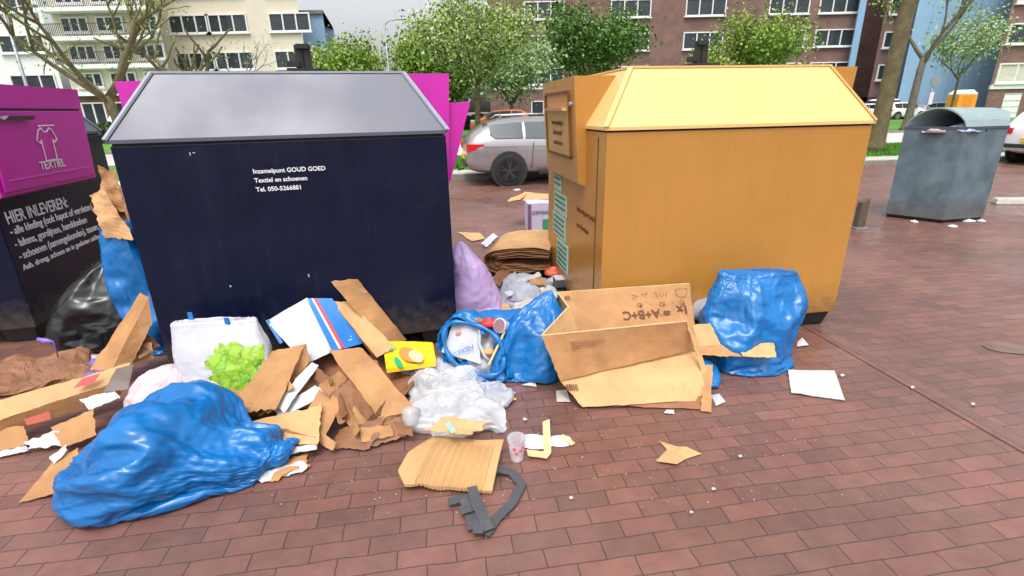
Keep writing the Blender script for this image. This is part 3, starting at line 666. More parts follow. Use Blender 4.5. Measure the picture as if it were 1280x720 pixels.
# ================================================================== CONTAINERS
W, D, ZT, ZR, INS = 1.84, 1.62, 1.467, 1.836, .214
def container(label, loc, rz, body_m, roof_m_, hood_m, trim_m, sides, cat='textile container', group=None, flap='slot', hook=True, hookx=.54, v1r=None, pl_=.10):
    root = thing('textile_container', label, cat, loc, rz, group)
    b = MB(); b.box((W/2, D/2, (.12+ZT-.012)/2+.0), (W, D, ZT-.012-.12)); bd = b.build('body', body_m, root, bevel=.008)
    MB().box((W/2, D/2, ZT-.006), (W-.02, D-.02, .014)).build('seam', black, root)
    r = [(0, 0, ZT), (W, 0, ZT), (W, D, ZT), (0, D, ZT), (INS, INS, ZR), (W-INS, INS, ZR), (W-INS, D-INS, ZR), (INS, D-INS, ZR)]
    r = [Vector(a)+Vector((0, 0, .004)) for a in r]
    e = .012; low = [Vector((-e, -e, ZT)), Vector((W+e, -e, ZT)), Vector((W+e, D+e, ZT)), Vector((-e, D+e, ZT))]
    rf = MB(); rf.hexa(low+[a+Vector((0, 0, .02)) for a in low]); rf.hexa([a+Vector((0, 0, .02)) for a in low] + [a for a in r[4:]])
    q4 = r[4:]; cs = [Vector((W/2-.35, D/2, ZR+.05)), Vector((W/2+.35, D/2, ZR+.05))]; q4 = [a+Vector((0,0,.001)) for a in q4]; rf.add(q4+cs, [(0,1,5,4), (1,2,5), (2,3,4,5), (3,0,4)])
    rf.build('roof', roof_m_, root)
    tb = MB()
    for i in range(4):
        a = low[i]+Vector((0, 0, .022)); c_ = r[4+i]
        tb.bar(a, c_, .035, .012, up=(Vector((W/2, D/2, 0))-Vector((a.x, a.y, 0))).normalized()*-.5+Vector((0, 0, 1)))
    for i in range(4): tb.bar(r[4+i], r[4+(i+1) % 4], .02, .012)
    tb.build('roof_trim', trim_m, root)
    for x in (.14, W-.14):
        for y in (.14, D-.14):
            MB().hexa([(x-.09, y-.09, 0), (x+.09, y-.09, 0), (x+.09, y+.09, 0), (x-.09, y+.09, 0), (x-.12, y-.12, .12), (x+.12, y-.12, .12), (x+.12, y+.12, .12), (x-.12, y+.12, .12)]).build('foot', black, root, bevel=.01)
    # thin dark seam down the corner of the side (folded sheet)
    if hook:
        hk = MB(); hx, hy = W*hookx, D/2
        hk.box((hx, hy, ZR+.055), (.22, .2, .02)); hk.bar((hx-.024, hy, ZR+.04), (hx-.024, hy, ZR+.22), .018, .06); hk.bar((hx+.024, hy, ZR+.04), (hx+.024, hy, ZR+.22), .018, .06); hk.bar((hx-.04, hy, ZR+.21), (hx+.04, hy, ZR+.21), .06, .03)
        hk.bar((hx-.11, hy-.02, ZR+.095), (hx-.03, hy-.02, ZR+.095), .05, .035)
        hk.build('lifting_hook', black, root)
    for sd_ in sides:
        X = (lambda a: W+a) if sd_ == 'R' else (lambda a: -a)
        v0, v1 = (.42, 1.42) if sd_ == 'L' else (.34, D-.3)
        if v1r and sd_ == 'R': v0, v1 = .02, v1r
        zt, zb = (ZR-.03 if sd_ == 'L' else ZR+.004), 1.09
        PR = pl_ if sd_ == 'L' else .10
        def pz(a, v, z): return Vector((X(a), v, z))
        prof = [(-.22+(.03 if sd_=='L' else 0), zt), (PR, zt), (PR-.045, zb), (.0, zb-.02), (-.02, zb)]
        hb = MB(); n = len(prof); vs = [pz(a, v0, z) for a, z in prof]+[pz(a, v1, z) for a, z in prof]
        fs = [tuple(range(n)), tuple(range(2*n-1, n-1, -1))]+[(j, j+n, (j+1) % n+n, (j+1) % n) for j in range(n)]
        if sd_ == 'R': fs = [q[::-1] for q in fs]
        hb.add(vs, fs); hood = hb.build('hood', hood_m, root)
        def hp(v, z, out=0): t = (zt-z)/(zt-zb); return pz(PR-.045*t+out, v, z)
        if flap == 'slot':
            # raised frame with recessed panel and a slot
            fa, fb, za, zb2 = v0+.14, v1-.14, 1.27, 1.70
            fr = MB()
            for (va, vb, z0, z1) in ((fa, fb, zb2, zb2+.02), (fa, fb, za-.02, za), (fa-.02, fa, za, zb2), (fb, fb+.02, za, zb2)):
                pts = [hp(va, z0), hp(vb, z0), hp(vb, z0, .018), hp(va, z0, .018), hp(va, z1), hp(vb, z1), hp(vb, z1, .018), hp(va, z1, .018)]; fr.hexa(pts)
            fr.build('flap_frame', yink, root)
            pn = MB(); pn.hexa([hp(fa, za, -.0), hp(fb, za, -.0), hp(fb, za, .012), hp(fa, za, .012), hp(fa, zb2, -.0), hp(fb, zb2, -.0), hp(fb, zb2, .006), hp(fa, zb2, .006)]); pnl = pn.build('flap', hood_m, root)
            sl = MB(); z = 1.585; sl.hexa([hp(fa+.06, z, .004), hp(fb-.06, z, .004), hp(fb-.06, z, .04), hp(fa+.06, z, .04), hp(fa+.06, z+.022, .004), hp(fb-.06, z+.022, .004), hp(fb-.06, z+.022, .05), hp(fa+.06, z+.022, .05)])
            sl.build('handle', yellow_lit, pnl)
            tx = Vector((0, -1, 0)) if sd_ == 'L' else Vector((0, 1, 0)); up_ = (hp(0, 1.6)-hp(0, 1.4)).normalized()
            for k, q in enumerate(('Inworpopening', 'alleen textiel', 'en schoenen')):
                o = hp((fa+fb)/2, 1.485-k*.075, .017)
                text('lettering', q, .052, yink, pnl, frame(o, tx, up_), align='CENTER')
            for vv in (fa-.05, fb+.05):
                MB().tube([hp(vv, 1.63, 0), hp(vv, 1.63, .02)], .014, 10).build('rivet', trimgrey, root)
        elif flap in ('door', 'open'):
            fa, fb, za, zb2 = (v0+.04, v1-.04, 1.12, 1.66)
            if v1r and sd_ == 'R': fa = v0+.03; fb = v1-.05
            lean = .14 if flap == 'open' and sd_ == 'R' else .0
            dr = MB(); dr.hexa([hp(fa, za, .0), hp(fb, za, .0), hp(fb, za, .02), hp(fa, za, .02), hp(fa, zb2, .0+lean), hp(fb, zb2, .0+lean), hp(fb, zb2, .02+lean), hp(fa, zb2, .02+lean)])
            fl = dr.build('flap', pink, root, bevel=.004)
            if lean: 
                for vv in (fa+.01, fb-.01):
                    MB().hexa([hp(vv-.006, za, .0), hp(vv+.006, za, .0), hp(vv+.006, za, .01), hp(vv-.006, za, .01), hp(vv-.006, zb2, -.05), hp(vv+.006, zb2, -.05), hp(vv+.006, zb2-.01, .0+lean), hp(vv-.006, zb2-.01, .0+lean)]).build('flap_cheek', pink, fl)
            hd = MB(); vm = .30 if v1r else (fa+fb)/2
            hd.hexa([hp(vm-.16, zb2-.06, lean+.02), hp(vm+.16, zb2-.06, lean+.02), hp(vm+.16, zb2-.06, lean+.07), hp(vm-.16, zb2-.06, lean+.07), hp(vm-.16, zb2-.03, lean+.02), hp(vm+.16, zb2-.03, lean+.02), hp(vm+.13, zb2-.03, lean+.09), hp(vm-.13, zb2-.03, lean+.09)]); hd.build('handle', mat('dark_handle', (.05, .05, .07), .4), fl, bevel=.006)
            gap = MB(); gap.hexa([hp(fa, zb2+.004, .0), hp(fb, zb2+.004, .0), hp(fb, zb2+.004, .004), hp(fa, zb2+.004, .004), hp(fa, zb2+.022, .0), hp(fb, zb2+.022, .0), hp(fb, zb2+.022, .004), hp(fa, zb2+.022, .004)]); gap.build('flap_gap', black, root)
            if sd_ == 'R' and not lean:
                # raised panel with T-shirt outline and TEXTIEL
                rp = MB(); ga, gb, gz0, gz1 = fa+.05, fb-.06, 1.20, 1.645
                for (va, vb, z0, z1) in ((ga, gb, gz0-.008, gz0),):
                    rp.hexa([hp(va, z0, .02), hp(vb, z0, .02), hp(vb, z0, .027), hp(va, z0, .027), hp(va, z1, .02), hp(vb, z1, .02), hp(vb, z1, .027), hp(va, z1, .027)])
                rp.build('panel_rib', mat('pale_magenta', (.72, .12, .55), .35), fl)
                tx = Vector((0, 1, 0)); up_ = (hp(0, 1.6)-hp(0, 1.3)).normalized(); vc = .62
                o = hp(vc, 1.235, .024)
                text('lettering', 'TEXTIEL', .085, white_ink, fl, frame(o, tx*1.02, up_), align='CENTER', bold=.0015)
                s_ = MB(); q = [(-.05, .30), (-.08, .29), (-.125, .215), (-.085, .19), (-.07, .215), (-.07, .06), (.07, .06), (.07, .215), (.085, .19), (.125, .215), (.08, .29), (.05, .30), (.02, .275), (-.02, .275), (-.05, .30)]
                for a, b_ in zip(q, q[1:]):
                    A = hp(vc+a[0], 1.235+a[1], .026); B = hp(vc+b_[0], 1.235+b_[1], .026); s_.bar(A, B, .010, .003, up=Vector((1, 0, 0)))
                s_.bar(hp(vc-.07, 1.555, .026), hp(vc+.13, 1.555, .026), .009, .003, up=Vector((1, 0, 0)))
                s_.bar(hp(vc-.07, 1.555, .026), hp(vc-.03, 1.53, .026), .007, .003, up=Vector((1, 0, 0)))
                s_.build('shirt_icon', white_ink, fl)
    return root
YAW_Y, YAW_N = rad(8.51), rad(15.8)
yo = Vector((2.425-W*math.cos(YAW_Y), 3.538-W*math.sin(YAW_Y), 0)); no = Vector((-2.171, 2.876, 0))
CY = container('ochre yellow container with a steep roof coloured paler as lit from above', yo, YAW_Y, yellow, yellow_lit, yellow, yellow_lit, 'LR', flap='slot')
CN = container('dark navy container with grey roof, middle of the row', no, YAW_N, navy, roofgrey, pink, trimgrey, 'LR', flap='open', pl_=.05)
# navy printed text
nx = Vector((1, 0, 0)); nz = Vector((0, 0, 1))
for k, (q, sz) in enumerate((('Inzamelpunt GOUD GOED', .036), ('Textiel en schoenen', .036), ('Tel. 050-5266881', .036))):
    text('lettering', q, sz, white_ink, CN, frame(Vector((.685, -.003, 1.275-k*.053)), nx, nz), bold=.0006)
for (a, zc, w_, h_) in ((.38, 1.40, .006, .018), (.40, 1.405, .012, .006), (.9, .62, .008, .02), (.44, .6, .01, .01)):
    MB().box((a, -.002, zc), (w_, .004, h_)).build('scratch', trimgrey, CN)
# dents / fixings on ochre side
for k, (v, z) in enumerate(((.30, 1.02), (.33, .96))): pass
mint = mat('mint_sticker', (.42, .62, .50), .5, var=.08); mintd = mat('dark_green_ink', (.03, .16, .10), .5)
for k, (v0, v1, z0, z1) in enumerate(((1.10, 1.36, .93, 1.06), (.92, 1.36, .74, .915), (.95, 1.40, .52, .725), (.86, 1.24, .26, .505))):
    st = MB().box((-.004, (v0+v1)/2, (z0+z1)/2), (.006, v1-v0, z1-z0)).build('sticker', mint, CY)
    b = MB(); zz = z1-.03
    while zz > z0+.02:
        b.box((-.009, (v0+v1)/2, zz), (.004, (v1-v0)*.8, .013)); zz -= .045
    b.build('printed_line', mintd, st)
for k in range(2):
    text('lettering', 'Inzamelpunt textiel' if k == 0 else 'en schoenen', .06, yink, CY, frame(Vector((-.003, .62, .86-k*.12)), (0, -1, 0), nz))
# ochre corner panel seam
MB().box((-.002, .16, .78), (.004, .012, 1.28)).build('side_seam', yink, CY)
# left container : its right end faces the gap. far corner (-3.93, 5.13), near corner (-3.6, 3.56)
YAW_L = rad(12.0)
far = Vector((-3.93, 5.13, 0)); ex = Vector((math.cos(YAW_L), math.sin(YAW_L), 0)); ey = Vector((-ex.y, ex.x, 0))
lo = far - ey*D - ex*W
CL = container('navy textile container with magenta TEXTIEL hood at the left edge', lo, YAW_L, navy, roofgrey, pink, trimgrey, 'LR', flap='door', v1r=1.24)
LT = (('HIER INLEVEREN:', .125, .895, .73), ('- alle kleding (ook kapot of versleten)', .080, .815, 1.07), ('- lakens, gordijnen, handdoeken', .080, .722, .93), ('- schoenen (samengebonden), tassen, riemen', .080, .630, 1.30), ('Aub. droog, schoon en in gesloten zakken', .058, .55, 1.08))
for q, sz, z, ln in LT:
    text('lettering', q, sz, white_ink, CL, frame(Vector((W+.003, .07, z)), (0, 1, 0), nz), bold=.0012, fit=ln)

# ------------------------------------------------------------------ grey bin
A = Vector((5.53, 7.40, 0)); B = Vector((5.95, 6.88, 0)); C = Vector((6.63, 7.02, 0))
D_ = Vector((6.93, 7.5, 0)); E_ = Vector((6.6, 7.95, 0)); F_ = Vector((5.95, 7.9, 0)); Mc = (A+B+C+D_+E_+F_)/6
bin_ = thing('litter_bin', 'dented grey metal bin with an arched lid opening stuffed with rubbish', 'bin', (Mc.x, Mc.y, 0))
HB = 1.27; hexv = [A, B, C, D_, E_, F_]
b = MB(); sh = .0
V = [p_+Vector((0, 0, .05)) for p_ in hexv]+[p_+Vector((0, 0, HB)) for p_ in hexv]
inn = [Mc+(p_-Mc)*.97+Vector((0, 0, .06)) for p_ in hexv]+[Mc+(p_-Mc)*.97+Vector((0, 0, HB)) for p_ in hexv]
fs = [(i, (i+1) % 6, 6+(i+1) % 6, 6+i) for i in range(6)]
b.add(V, fs); b.add(inn, [q[::-1] for q in fs]+[tuple(range(6))]); n0 = 0
b.add([V[6+i] for i in range(6)]+[inn[6+i] for i in range(6)], [(i, (i+1) % 6, 6+(i+1) % 6, 6+i) for i in range(6)])
b.build('body', zinc_m, bin_, world=True)
b = MB(); V2 = [Mc+(p_-Mc)*.95 for p_ in hexv]+[Mc+(p_-Mc)*.98+Vector((0, 0, .055)) for p_ in hexv]
b.add(V2, fs); b.build('base', black, bin_, world=True)
def arch(P, Q, h, n=16, e=.62):
    return [P+(Q-P)*(i/n)+Vector((0, 0, HB+.005+h*math.sin(math.pi*i/n)**e)) for i in range(n+1)]
a1 = arch(B, A, .245); a2 = arch(C, D_, .22)
rows = 14; V = []
for j in range(rows+1):
    t = j/rows; drop = 1-.16*max(0, (t-.72)/.28)**2
    for i in range(17):
        q = a1[i]*(1-t)+a2[i]*t; q = Vector((q.x, q.y, HB+.005+(q.z-HB-.005)*drop)); V.append(q)
fs2 = [(j*17+i, j*17+i+1, (j+1)*17+i+1, (j+1)*17+i) for j in range(rows) for i in range(16)]
N = len(V); Vt = V+[q-Vector((0, 0, .02)) for q in V]
fs3 = [q[::-1] for q in fs2]+[tuple(N+k for k in q) for q in fs2]
fs3 += [(i, i+1, N+i+1, N+i) for i in range(16)]+[(rows*17+i+1, rows*17+i, N+rows*17+i, N+rows*17+i+1) for i in range(16)]
fs3 += [tuple(rows*17+i for i in range(17))]
mesh('lid', Vt, fs3, zinc_l, bin_, smooth=False, world=True)
bk = MB(); zt_ = Vector((0, 0, HB+.006)); bk.add([A+zt_, D_+zt_, E_+zt_, F_+zt_], [(0, 1, 2, 3)]); bk.build('rear_plate', zinc_l, bin_, world=True)
rim = MB(); 
for P_, Q_ in ((A, B), (B, C), (C, D_)): rim.bar(P_+Vector((0, 0, HB-.01)), Q_+Vector((0, 0, HB-.01)), .02, .03)
rim.build('rim', mat('dark_rim_edge', (.06, .08, .09), .5), bin_, world=True)

# ================================================================== BAGS AND CLOTH
def fold(p, seed, fr=1.0):
    o = Vector((seed*13.1, seed*7.7, seed*3.3)); q = p*fr+o
    wv = Vector((noise.noise(q*.9+o), noise.noise(q*.9-o), noise.noise(q*.9+o*2)))*.55
    a = 1-abs(noise.noise((q+wv)*2.2))*2.6
    b_ = 1-abs(noise.noise((q+wv)*4.7+o))*2.6
    c_ = 1-abs(noise.noise((q-wv)*9.5))*2.6
    return a*.55+b_*.28+c_*.14
def loft_bag(name, rings, m, parent=None, amp=.03, fr=2.2, seed=1, n=120, sub=10, open_=False, zmin=.006, star=0., expo=.8, smooth=True, flat=.0, stretch=(1, 1, 1), excess=.20, slack=.04, grav=1., aniso=.3):
    """rings: (centre, axis1*r1, axis2*r2); closed, crumpled sheet-like surface"""
    rings = [(Vector(c_), Vector(a), Vector(b_)) for c_, a, b_ in rings]
    def cr(P, t):
        k = min(int(t), len(P)-2); u = t-k
        p0 = P[max(k-1, 0)]; p1 = P[k]; p2 = P[k+1]; p3 = P[min(k+2, len(P)-1)]
        return .5*((2*p1)+(p2-p0)*u+(2*p0-5*p1+4*p2-p3)*u*u+(3*p1-p0-3*p2+p3)*u**3)
    Cs, As, Bs = zip(*rings); R = []
    tot = (len(rings)-1)*sub
    for i in range(tot+1):
        t = i/sub; c_ = cr(Cs, t); a = cr(As, t); b_ = cr(Bs, t); row = []
        for j in range(n):
            th = 2*math.pi*j/n; ct, st_ = math.cos(th), math.sin(th)
            ct = math.copysign(abs(ct)**expo, ct); st_ = math.copysign(abs(st_)**expo, st_)
            row.append(c_+a*ct+b_*st_)
        R.append(row)
    if excess:
        V = settle(R, [cr(Cs, i/sub) for i in range(tot+1)], excess, slack, seed, zmin, [min(1, (cr(As, i/sub).length+cr(Bs, i/sub).length)/.2) for i in range(tot+1)], stretch, aniso, grav)
        return finish(name, V, len(R), n, m, parent, open_, smooth)
    V = []
    cen = sum(Cs, Vector())/len(Cs)
    for i, row in enumerate(R):
        t = i/sub; c_ = cr(Cs, t); rmean = (cr(As, t).length+cr(Bs, t).length)/2; e = min(1, rmean/.10)
        for j, p_ in enumerate(row):
            d = (p_-c_); d = d.normalized() if d.length > 1e-6 else Vector((0, 0, 1))
            q = Vector((p_.x*stretch[0], p_.y*stretch[1], p_.z*stretch[2]))
            h = fold(q, seed, fr)*amp*e
            if star: h += star*e*math.sin(j/n*2*math.pi*9+seed+3*noise.noise(p_*3))*.5
            p2 = p_+d*h
            if p2.z < zmin+.02: p2.z = zmin+.02*math.exp((p2.z-zmin-.02)/.02) if p2.z > zmin-.3 else zmin
            V.append(p2)
    Fc = [(i*n+j, i*n+(j+1) % n, (i+1)*n+(j+1) % n, (i+1)*n+j) for i in range(len(R)-1) for j in range(n)]
    if not open_: Fc.append(tuple(range(n))[::-1])
    Fc.append(tuple((len(R)-1)*n+j for j in range(n)))
    o = mesh(name, V, Fc, m, parent, smooth=smooth, world=True)
    bm = bmesh.new(); bm.from_mesh(o.data); bmesh.ops.recalc_face_normals(bm, faces=bm.faces[:]); bm.to_mesh(o.data); bm.free()
    if open_:
        md = o.modifiers.new('thick', 'SOLIDIFY'); md.thickness = .004; md.offset = -1
    return o
X_ = Vector((1, 0, 0)); Y_ = Vector((0, 1, 0)); Z_ = Vector((0, 0, 1))
def crease(p, seed):
    o = Vector((seed*5.1, seed*2.7, seed*1.3)); w1 = Vector((noise.noise(p*3+o), noise.noise(p*3-o), noise.noise(p*3+o*2)))*.22
    h = 0
    for f, a in ((2.0, .62), (4.6, .34), (10, .2)):
        r_ = 1-min(1, abs(noise.noise((p+w1)*f+o))*2.2); h += a*(r_**4)*(1 if f < 6 else -.7 if f < 10 else 1)
    return h*1.25-.15
def finish(name, V, rows, n, m, parent, open_, smooth):
    Fc = [(i*n+j, i*n+(j+1) % n, (i+1)*n+(j+1) % n, (i+1)*n+j) for i in range(rows-1) for j in range(n)]
    if not open_: Fc.append(tuple(range(n))[::-1])
    Fc.append(tuple((rows-1)*n+j for j in range(n)))
    o = mesh(name, V, Fc, m, parent, smooth=smooth, world=True)
    bm = bmesh.new(); bm.from_mesh(o.data); bmesh.ops.recalc_face_normals(bm, faces=bm.faces[:]); bm.to_mesh(o.data); bm.free()
    if open_:
        md = o.modifiers.new('thick', 'SOLIDIFY'); md.thickness = .004; md.offset = -1
    return o
def settle(R, C, excess, slack, seed, zmin, env, stretch, aniso=.3, grav=1.):
    """a film with more area than the load it covers buckles into folds: position based cloth, coarse to fine"""
    VF = np.array([[tuple(p) for p in row] for row in R]); CF = np.array([tuple(c) for c in C])[:, None, :]; EF = np.array(env)[:, None]
    o = Vector((seed*3.1, seed*1.7, seed*5.3)); H_prev = None; rng = np.random.RandomState(seed)
    def resamp(A, rows, n):
        r = np.linspace(0, A.shape[0]-1, rows); r0_ = np.floor(r).astype(int); r1 = np.minimum(r0_+1, A.shape[0]-1); fr_ = (r-r0_)[:, None, None]
        A = A[r0_]*(1-fr_)+A[r1]*fr_; m_ = A.shape[1]; c_ = np.arange(n)*m_/n; c0_ = np.floor(c_).astype(int); fc_ = (c_-c0_)[None, :, None]
        return A[:, c0_ % m_]*(1-fc_)+A[:, (c0_+1) % m_]*fc_
    RW, NN = VF.shape[:2]; levels = [(max(8, RW//5), NN//6, 150, .8), (max(12, RW//3), NN//3, 70, .45), (RW, NN, 26, .16)]
    for li, (rows, n, iters, am) in enumerate(levels):
        V0 = resamp(VF, rows, n); Cn = resamp(CF, rows, 1); e_ = resamp(EF[:, :, None], rows, 1)[:, :, 0]
        du = np.roll(V0, -1, 1)-np.roll(V0, 1, 1); dv = np.gradient(V0, axis=0); N = np.cross(du, dv); N /= np.linalg.norm(N, axis=2, keepdims=True)+1e-9
        sg = np.sign((N*(V0-Cn)).sum(2, keepdims=True)); sg[sg == 0] = 1; N = N*sg
        if li == 0:
            sf = np.array([[noise.noise(Vector(p)*2.8+o) for p in row] for row in V0]); SF = sf
        else: sf = resamp(SF[:, :, None], rows, n)[:, :, 0]
        P = V0.copy() if H_prev is None else V0+resamp(H_prev, rows, n)
        q = np.array([[noise.noise(Vector((p[0]*stretch[0], p[1]*stretch[1], p[2]*stretch[2]))*(5, 14, 34)[li]+o) for p in row] for row in V0])
        if li == 0: V0 = V0+N*(q*e_*slack*.9)[..., None]; P = V0.copy()
        else: V0 = V0+N*(resamp(Q0[:, :, None], rows, n)[:, :, 0]*e_*slack*.9)[..., None]
        if li == 0: Q0 = q
        P = P+N*(q*e_*slack*am)[..., None]
        sc = excess*1.25*np.clip(.75+1.3*sf, .1, 1.8)*e_
        data = []
        for (a, b), k in (((0, 1), 1.), ((1, 0), 1.), ((1, 1), .6), ((1, -1), .6), ((0, 2), (.25, .1, .04)[li]), ((2, 0), (.25, .1, .04)[li])):
            if a >= rows: continue
            r = np.arange(0, rows-a); A = V0[r]; B = np.roll(V0, -b, 1)[r+a]; w_ = 1. if a == 0 else aniso if b == 0 else (1+aniso)/2
            l = np.linalg.norm(B-A, axis=2)*(1+w_*(sc[r]+np.roll(sc, -b, 1)[r+a])/2); data.append((a, b, k, r, l))
        up = slack*1.3*e_; dn = slack*.45*e_+.003
        for it in range(iters):
            D = np.zeros_like(P); Wt = np.zeros((rows, n, 1))
            for a, b, k, r, l in data:
                A = P[r]; B = np.roll(P, -b, 1)[r+a]; d = B-A; L = np.linalg.norm(d, axis=2)+1e-9
                c = (d*((L-l)/L*.5*k)[..., None]); D[r] += c; D[r+a] -= np.roll(c, b, 1); Wt[r] += k; Wt[r+a] += k
            P = P+D/Wt*2.4
            h = ((P-V0)*N).sum(2); hc = np.clip(h, -dn, up); P = P+N*((hc-h)*.6)[..., None]; P[..., 2] -= .00022*e_*(1, .35, .15)[li]*grav
            T = (P-V0)-N*hc[..., None]; tl = np.linalg.norm(T, axis=2, keepdims=True); P = P-T*np.clip(1-slack*2/(tl+1e-9), 0, 1)*.2
            P[..., 2] = np.maximum(P[..., 2], zmin)
        H_prev = P-(V0-N*((q if li == 0 else resamp(Q0[:, :, None], rows, n)[:, :, 0])*e_*slack*.9)[..., None])
    Km = 1.25*stretch[1]; rr_, nn2 = P.shape[:2]
    fd = np.array([[crease(Vector((math.cos(6.28318*j/nn2)*Km, math.sin(6.28318*j/nn2)*Km, i/rr_*1.5+seed)), seed) for j in range(nn2)] for i in range(rr_)])
    fw_ = np.array([[crease(Vector(P[i, j])*1.1, seed+3) for j in range(nn2)] for i in range(rr_)])
    tt = np.abs(np.linspace(-1, 1, rr_))[:, None]; fd = fd*(.65+.9*tt**2)+fw_*.16
    P = P+N*(fd*min(.011, slack*.22)*e_)[..., None]
    P = (np.roll(P, 1, 1)+np.roll(P, -1, 1))*.07+P*.86
    P[..., 2] = np.maximum(P[..., 2], zmin)
    return [Vector(p) for p in P.reshape(-1, 3)]
def up_bag(base, prof, lean=(0, 0), rz=0):
    """upright bag rings: prof = [(z, rx, ry)], axis lean"""
    a = Vector((math.cos(rz), math.sin(rz), 0)); b_ = Vector((-a.y, a.x, 0)); out = []
    zm = prof[-1][0]
    for z, rx, ry in prof:
        t = z/zm; out.append((Vector(base)+Vector((lean[0]*t, lean[1]*t, z)), a*rx, b_*ry))
    return out

# 1 big blue bag front left: lying, tail to the right
R = []
for (x, y, z, ra, rb) in ((-1.99, 2.08, .04, .05, .03), (-1.95, 2.06, .08, .15, .07), (-1.87, 2.03, .13, .25, .13), (-1.75, 2.00, .17, .31, .175), (-1.62, 1.99, .19, .33, .195), (-1.49, 1.98, .17, .31, .17), (-1.38, 1.99, .135, .25, .13), (-1.28, 2.01, .10, .175, .09), (-1.20, 2.03, .08, .11, .055), (-1.145, 2.05, .08, .065, .035), (-1.10, 2.06, .09, .06, .03), (-1.07, 2.07, .10, .04, .012)):
    R.append(((x, y, z), Vector((.15, 1, 0)).normalized()*ra, Z_*rb))
o = loft_bag('rubbish_bag', R, bluebag, excess=.30, slack=.07, seed=3, n=216, sub=16, stretch=(.5, 1.3, 1.3), expo=.85)
tag(o, 'large bulging blue rubbish bag lying in front at the lower left', 'rubbish bag')

# 2 tall blue bag right in front of ochre container
bp_ = Vector((1.54, 2.98, 0))
o = loft_bag('rubbish_bag', up_bag(bp_, [(.0, .14, .10), (.03, .20, .14), (.12, .235, .17), (.26, .27, .185), (.40, .27, .165), (.51, .262, .13), (.575, .25, .085), (.61, .235, .05), (.62, .20, .02)], lean=(.05, .14), rz=rad(6)), bluebag, excess=.17, slack=.045, grav=2.2, aniso=.25, seed=16, n=198, sub=15, expo=.9)
tag(o, 'tall full blue rubbish bag standing against the ochre container front', 'rubbish bag')
# its small spill at the foot, under the carton
o = loft_bag('rubbish_bag', [(G(878, 466, .05)+Vector((0, .22, 0)), X_*.03, Z_*.02), (G(884, 474, .05)+Vector((0, .16, 0)), X_*.09, Z_*.06), (G(890, 480, .04)+Vector((0, .08, 0)), X_*.08, Z_*.06), (G(893, 486, .02)+Vector((0, .02, 0)), X_*.03, Z_*.02)], bluebag, amp=.02, fr=5, seed=17, n=70, sub=8)
tag(o, 'small crumpled blue bag under the right corner of the opened carton', 'rubbish bag')

# 3 open blue bag in the centre: mouth toward the left front, body rising right
mth = Vector((-.235, 2.93, .215)); ax = Vector((.86, .46, .10)).normalized()
def ring(cx, cy, cz, rw, rh, tw=0):
    side = Vector((.60, -.68, -.0)).normalized(); 
    s2 = Vector((.88, -.30, -.10)).normalized()*rw; t2 = Vector((-.10, .38, .72)).normalized()*rh
    return (Vector((cx, cy, cz)), s2, t2)
RB = [ring(-.25, 2.90, .185, .20, .165), ring(-.21, 2.94, .19, .215, .175), ring(-.11, 3.01, .17, .20, .175), ring(.0, 3.09, .17, .18, .17), ring(.10, 3.16, .17, .15, .16), ring(.18, 3.22, .17, .09, .1), ring(.2, 3.25, .17, .02, .03)]
ob = thing('rubbish_bag', 'open blue rubbish bag spilling packaging toward the camera, between the containers', 'rubbish bag', (0, 3.1, 0))
loft_bag('bag_film', RB, bluebag, ob, amp=.03, fr=3, seed=23, n=150, sub=14, open_=True)
rm = MB(); pts = []
for k in range(41):
    a = 2*math.pi*k/40; c_, s2, t2 = RB[0]; q = c_+s2*math.cos(a)*1.02+t2*math.sin(a)*1.02; pts.append(q+Vector((0, 0, .012*math.sin(3*a))))
rm.tube(pts, [.016+.006*math.sin(5*k) for k in range(41)], 8); rm.build('bag_rim', bluebag, ob, smooth=True, world=True)
# spiked blue bag behind it
pk = G(686, 334, .50)
o = loft_bag('rubbish_bag', [((.10, 2.92, .0), X_*.13, Y_*.10), ((.10, 2.92, .04), X_*.19, Y_*.13), ((.11, 2.94, .15), X_*.205, Y_*.13), ((.13, 2.97, .26), X_*.185, Y_*.11), ((.165, 3.0, .35), X_*.145, Y_*.085), ((.20, 3.04, .43), X_*.085, Y_*.05), ((.235, 3.06, .49), X_*.03, Y_*.02), ((.24, 3.07, .51), X_*.008, Y_*.008)], bluebag, amp=.035, fr=2.6, seed=30, n=150, sub=14, star=.008, stretch=(1.3, 1.3, .7))
tag(o, 'pointed blue rubbish bag with a twisted peak, right behind the open bag', 'rubbish bag')

# 4 narrow upright blue bag between left and navy container with kraft paper stuffed on top
pb = YP(168, 360, 3.62); pb.z = 0
o = loft_bag('rubbish_bag', up_bag((-2.55, 3.42, 0), [(.0, .12, .11), (.1, .155, .13), (.35, .155, .13), (.6, .135, .11), (.8, .115, .09), (.92, .105, .08), (.95, .06, .05)], lean=(-.16, .06), rz=rad(20)), bluebag, amp=.03, fr=3, seed=37, grav=2.5, n=120, sub=12, stretch=(1, 1, .8))
tag(o, 'narrow upright blue bag wedged between the left and navy containers', 'rubbish bag')
# 5 black bag
o = loft_bag('rubbish_bag', up_bag((-3.05, 3.62, 0), [(.0, .2, .2), (.06, .31, .28), (.2, .36, .32), (.34, .33, .30), (.48, .27, .25), (.58, .20, .18), (.65, .10, .09), (.67, .03, .03)], lean=(.12, .10), rz=rad(10)), blackbag, amp=.05, fr=2.2, seed=41, grav=1.8, n=150, sub=12, star=.01)
tag(o, 'glossy black rubbish bag slumped against the left container', 'rubbish bag')
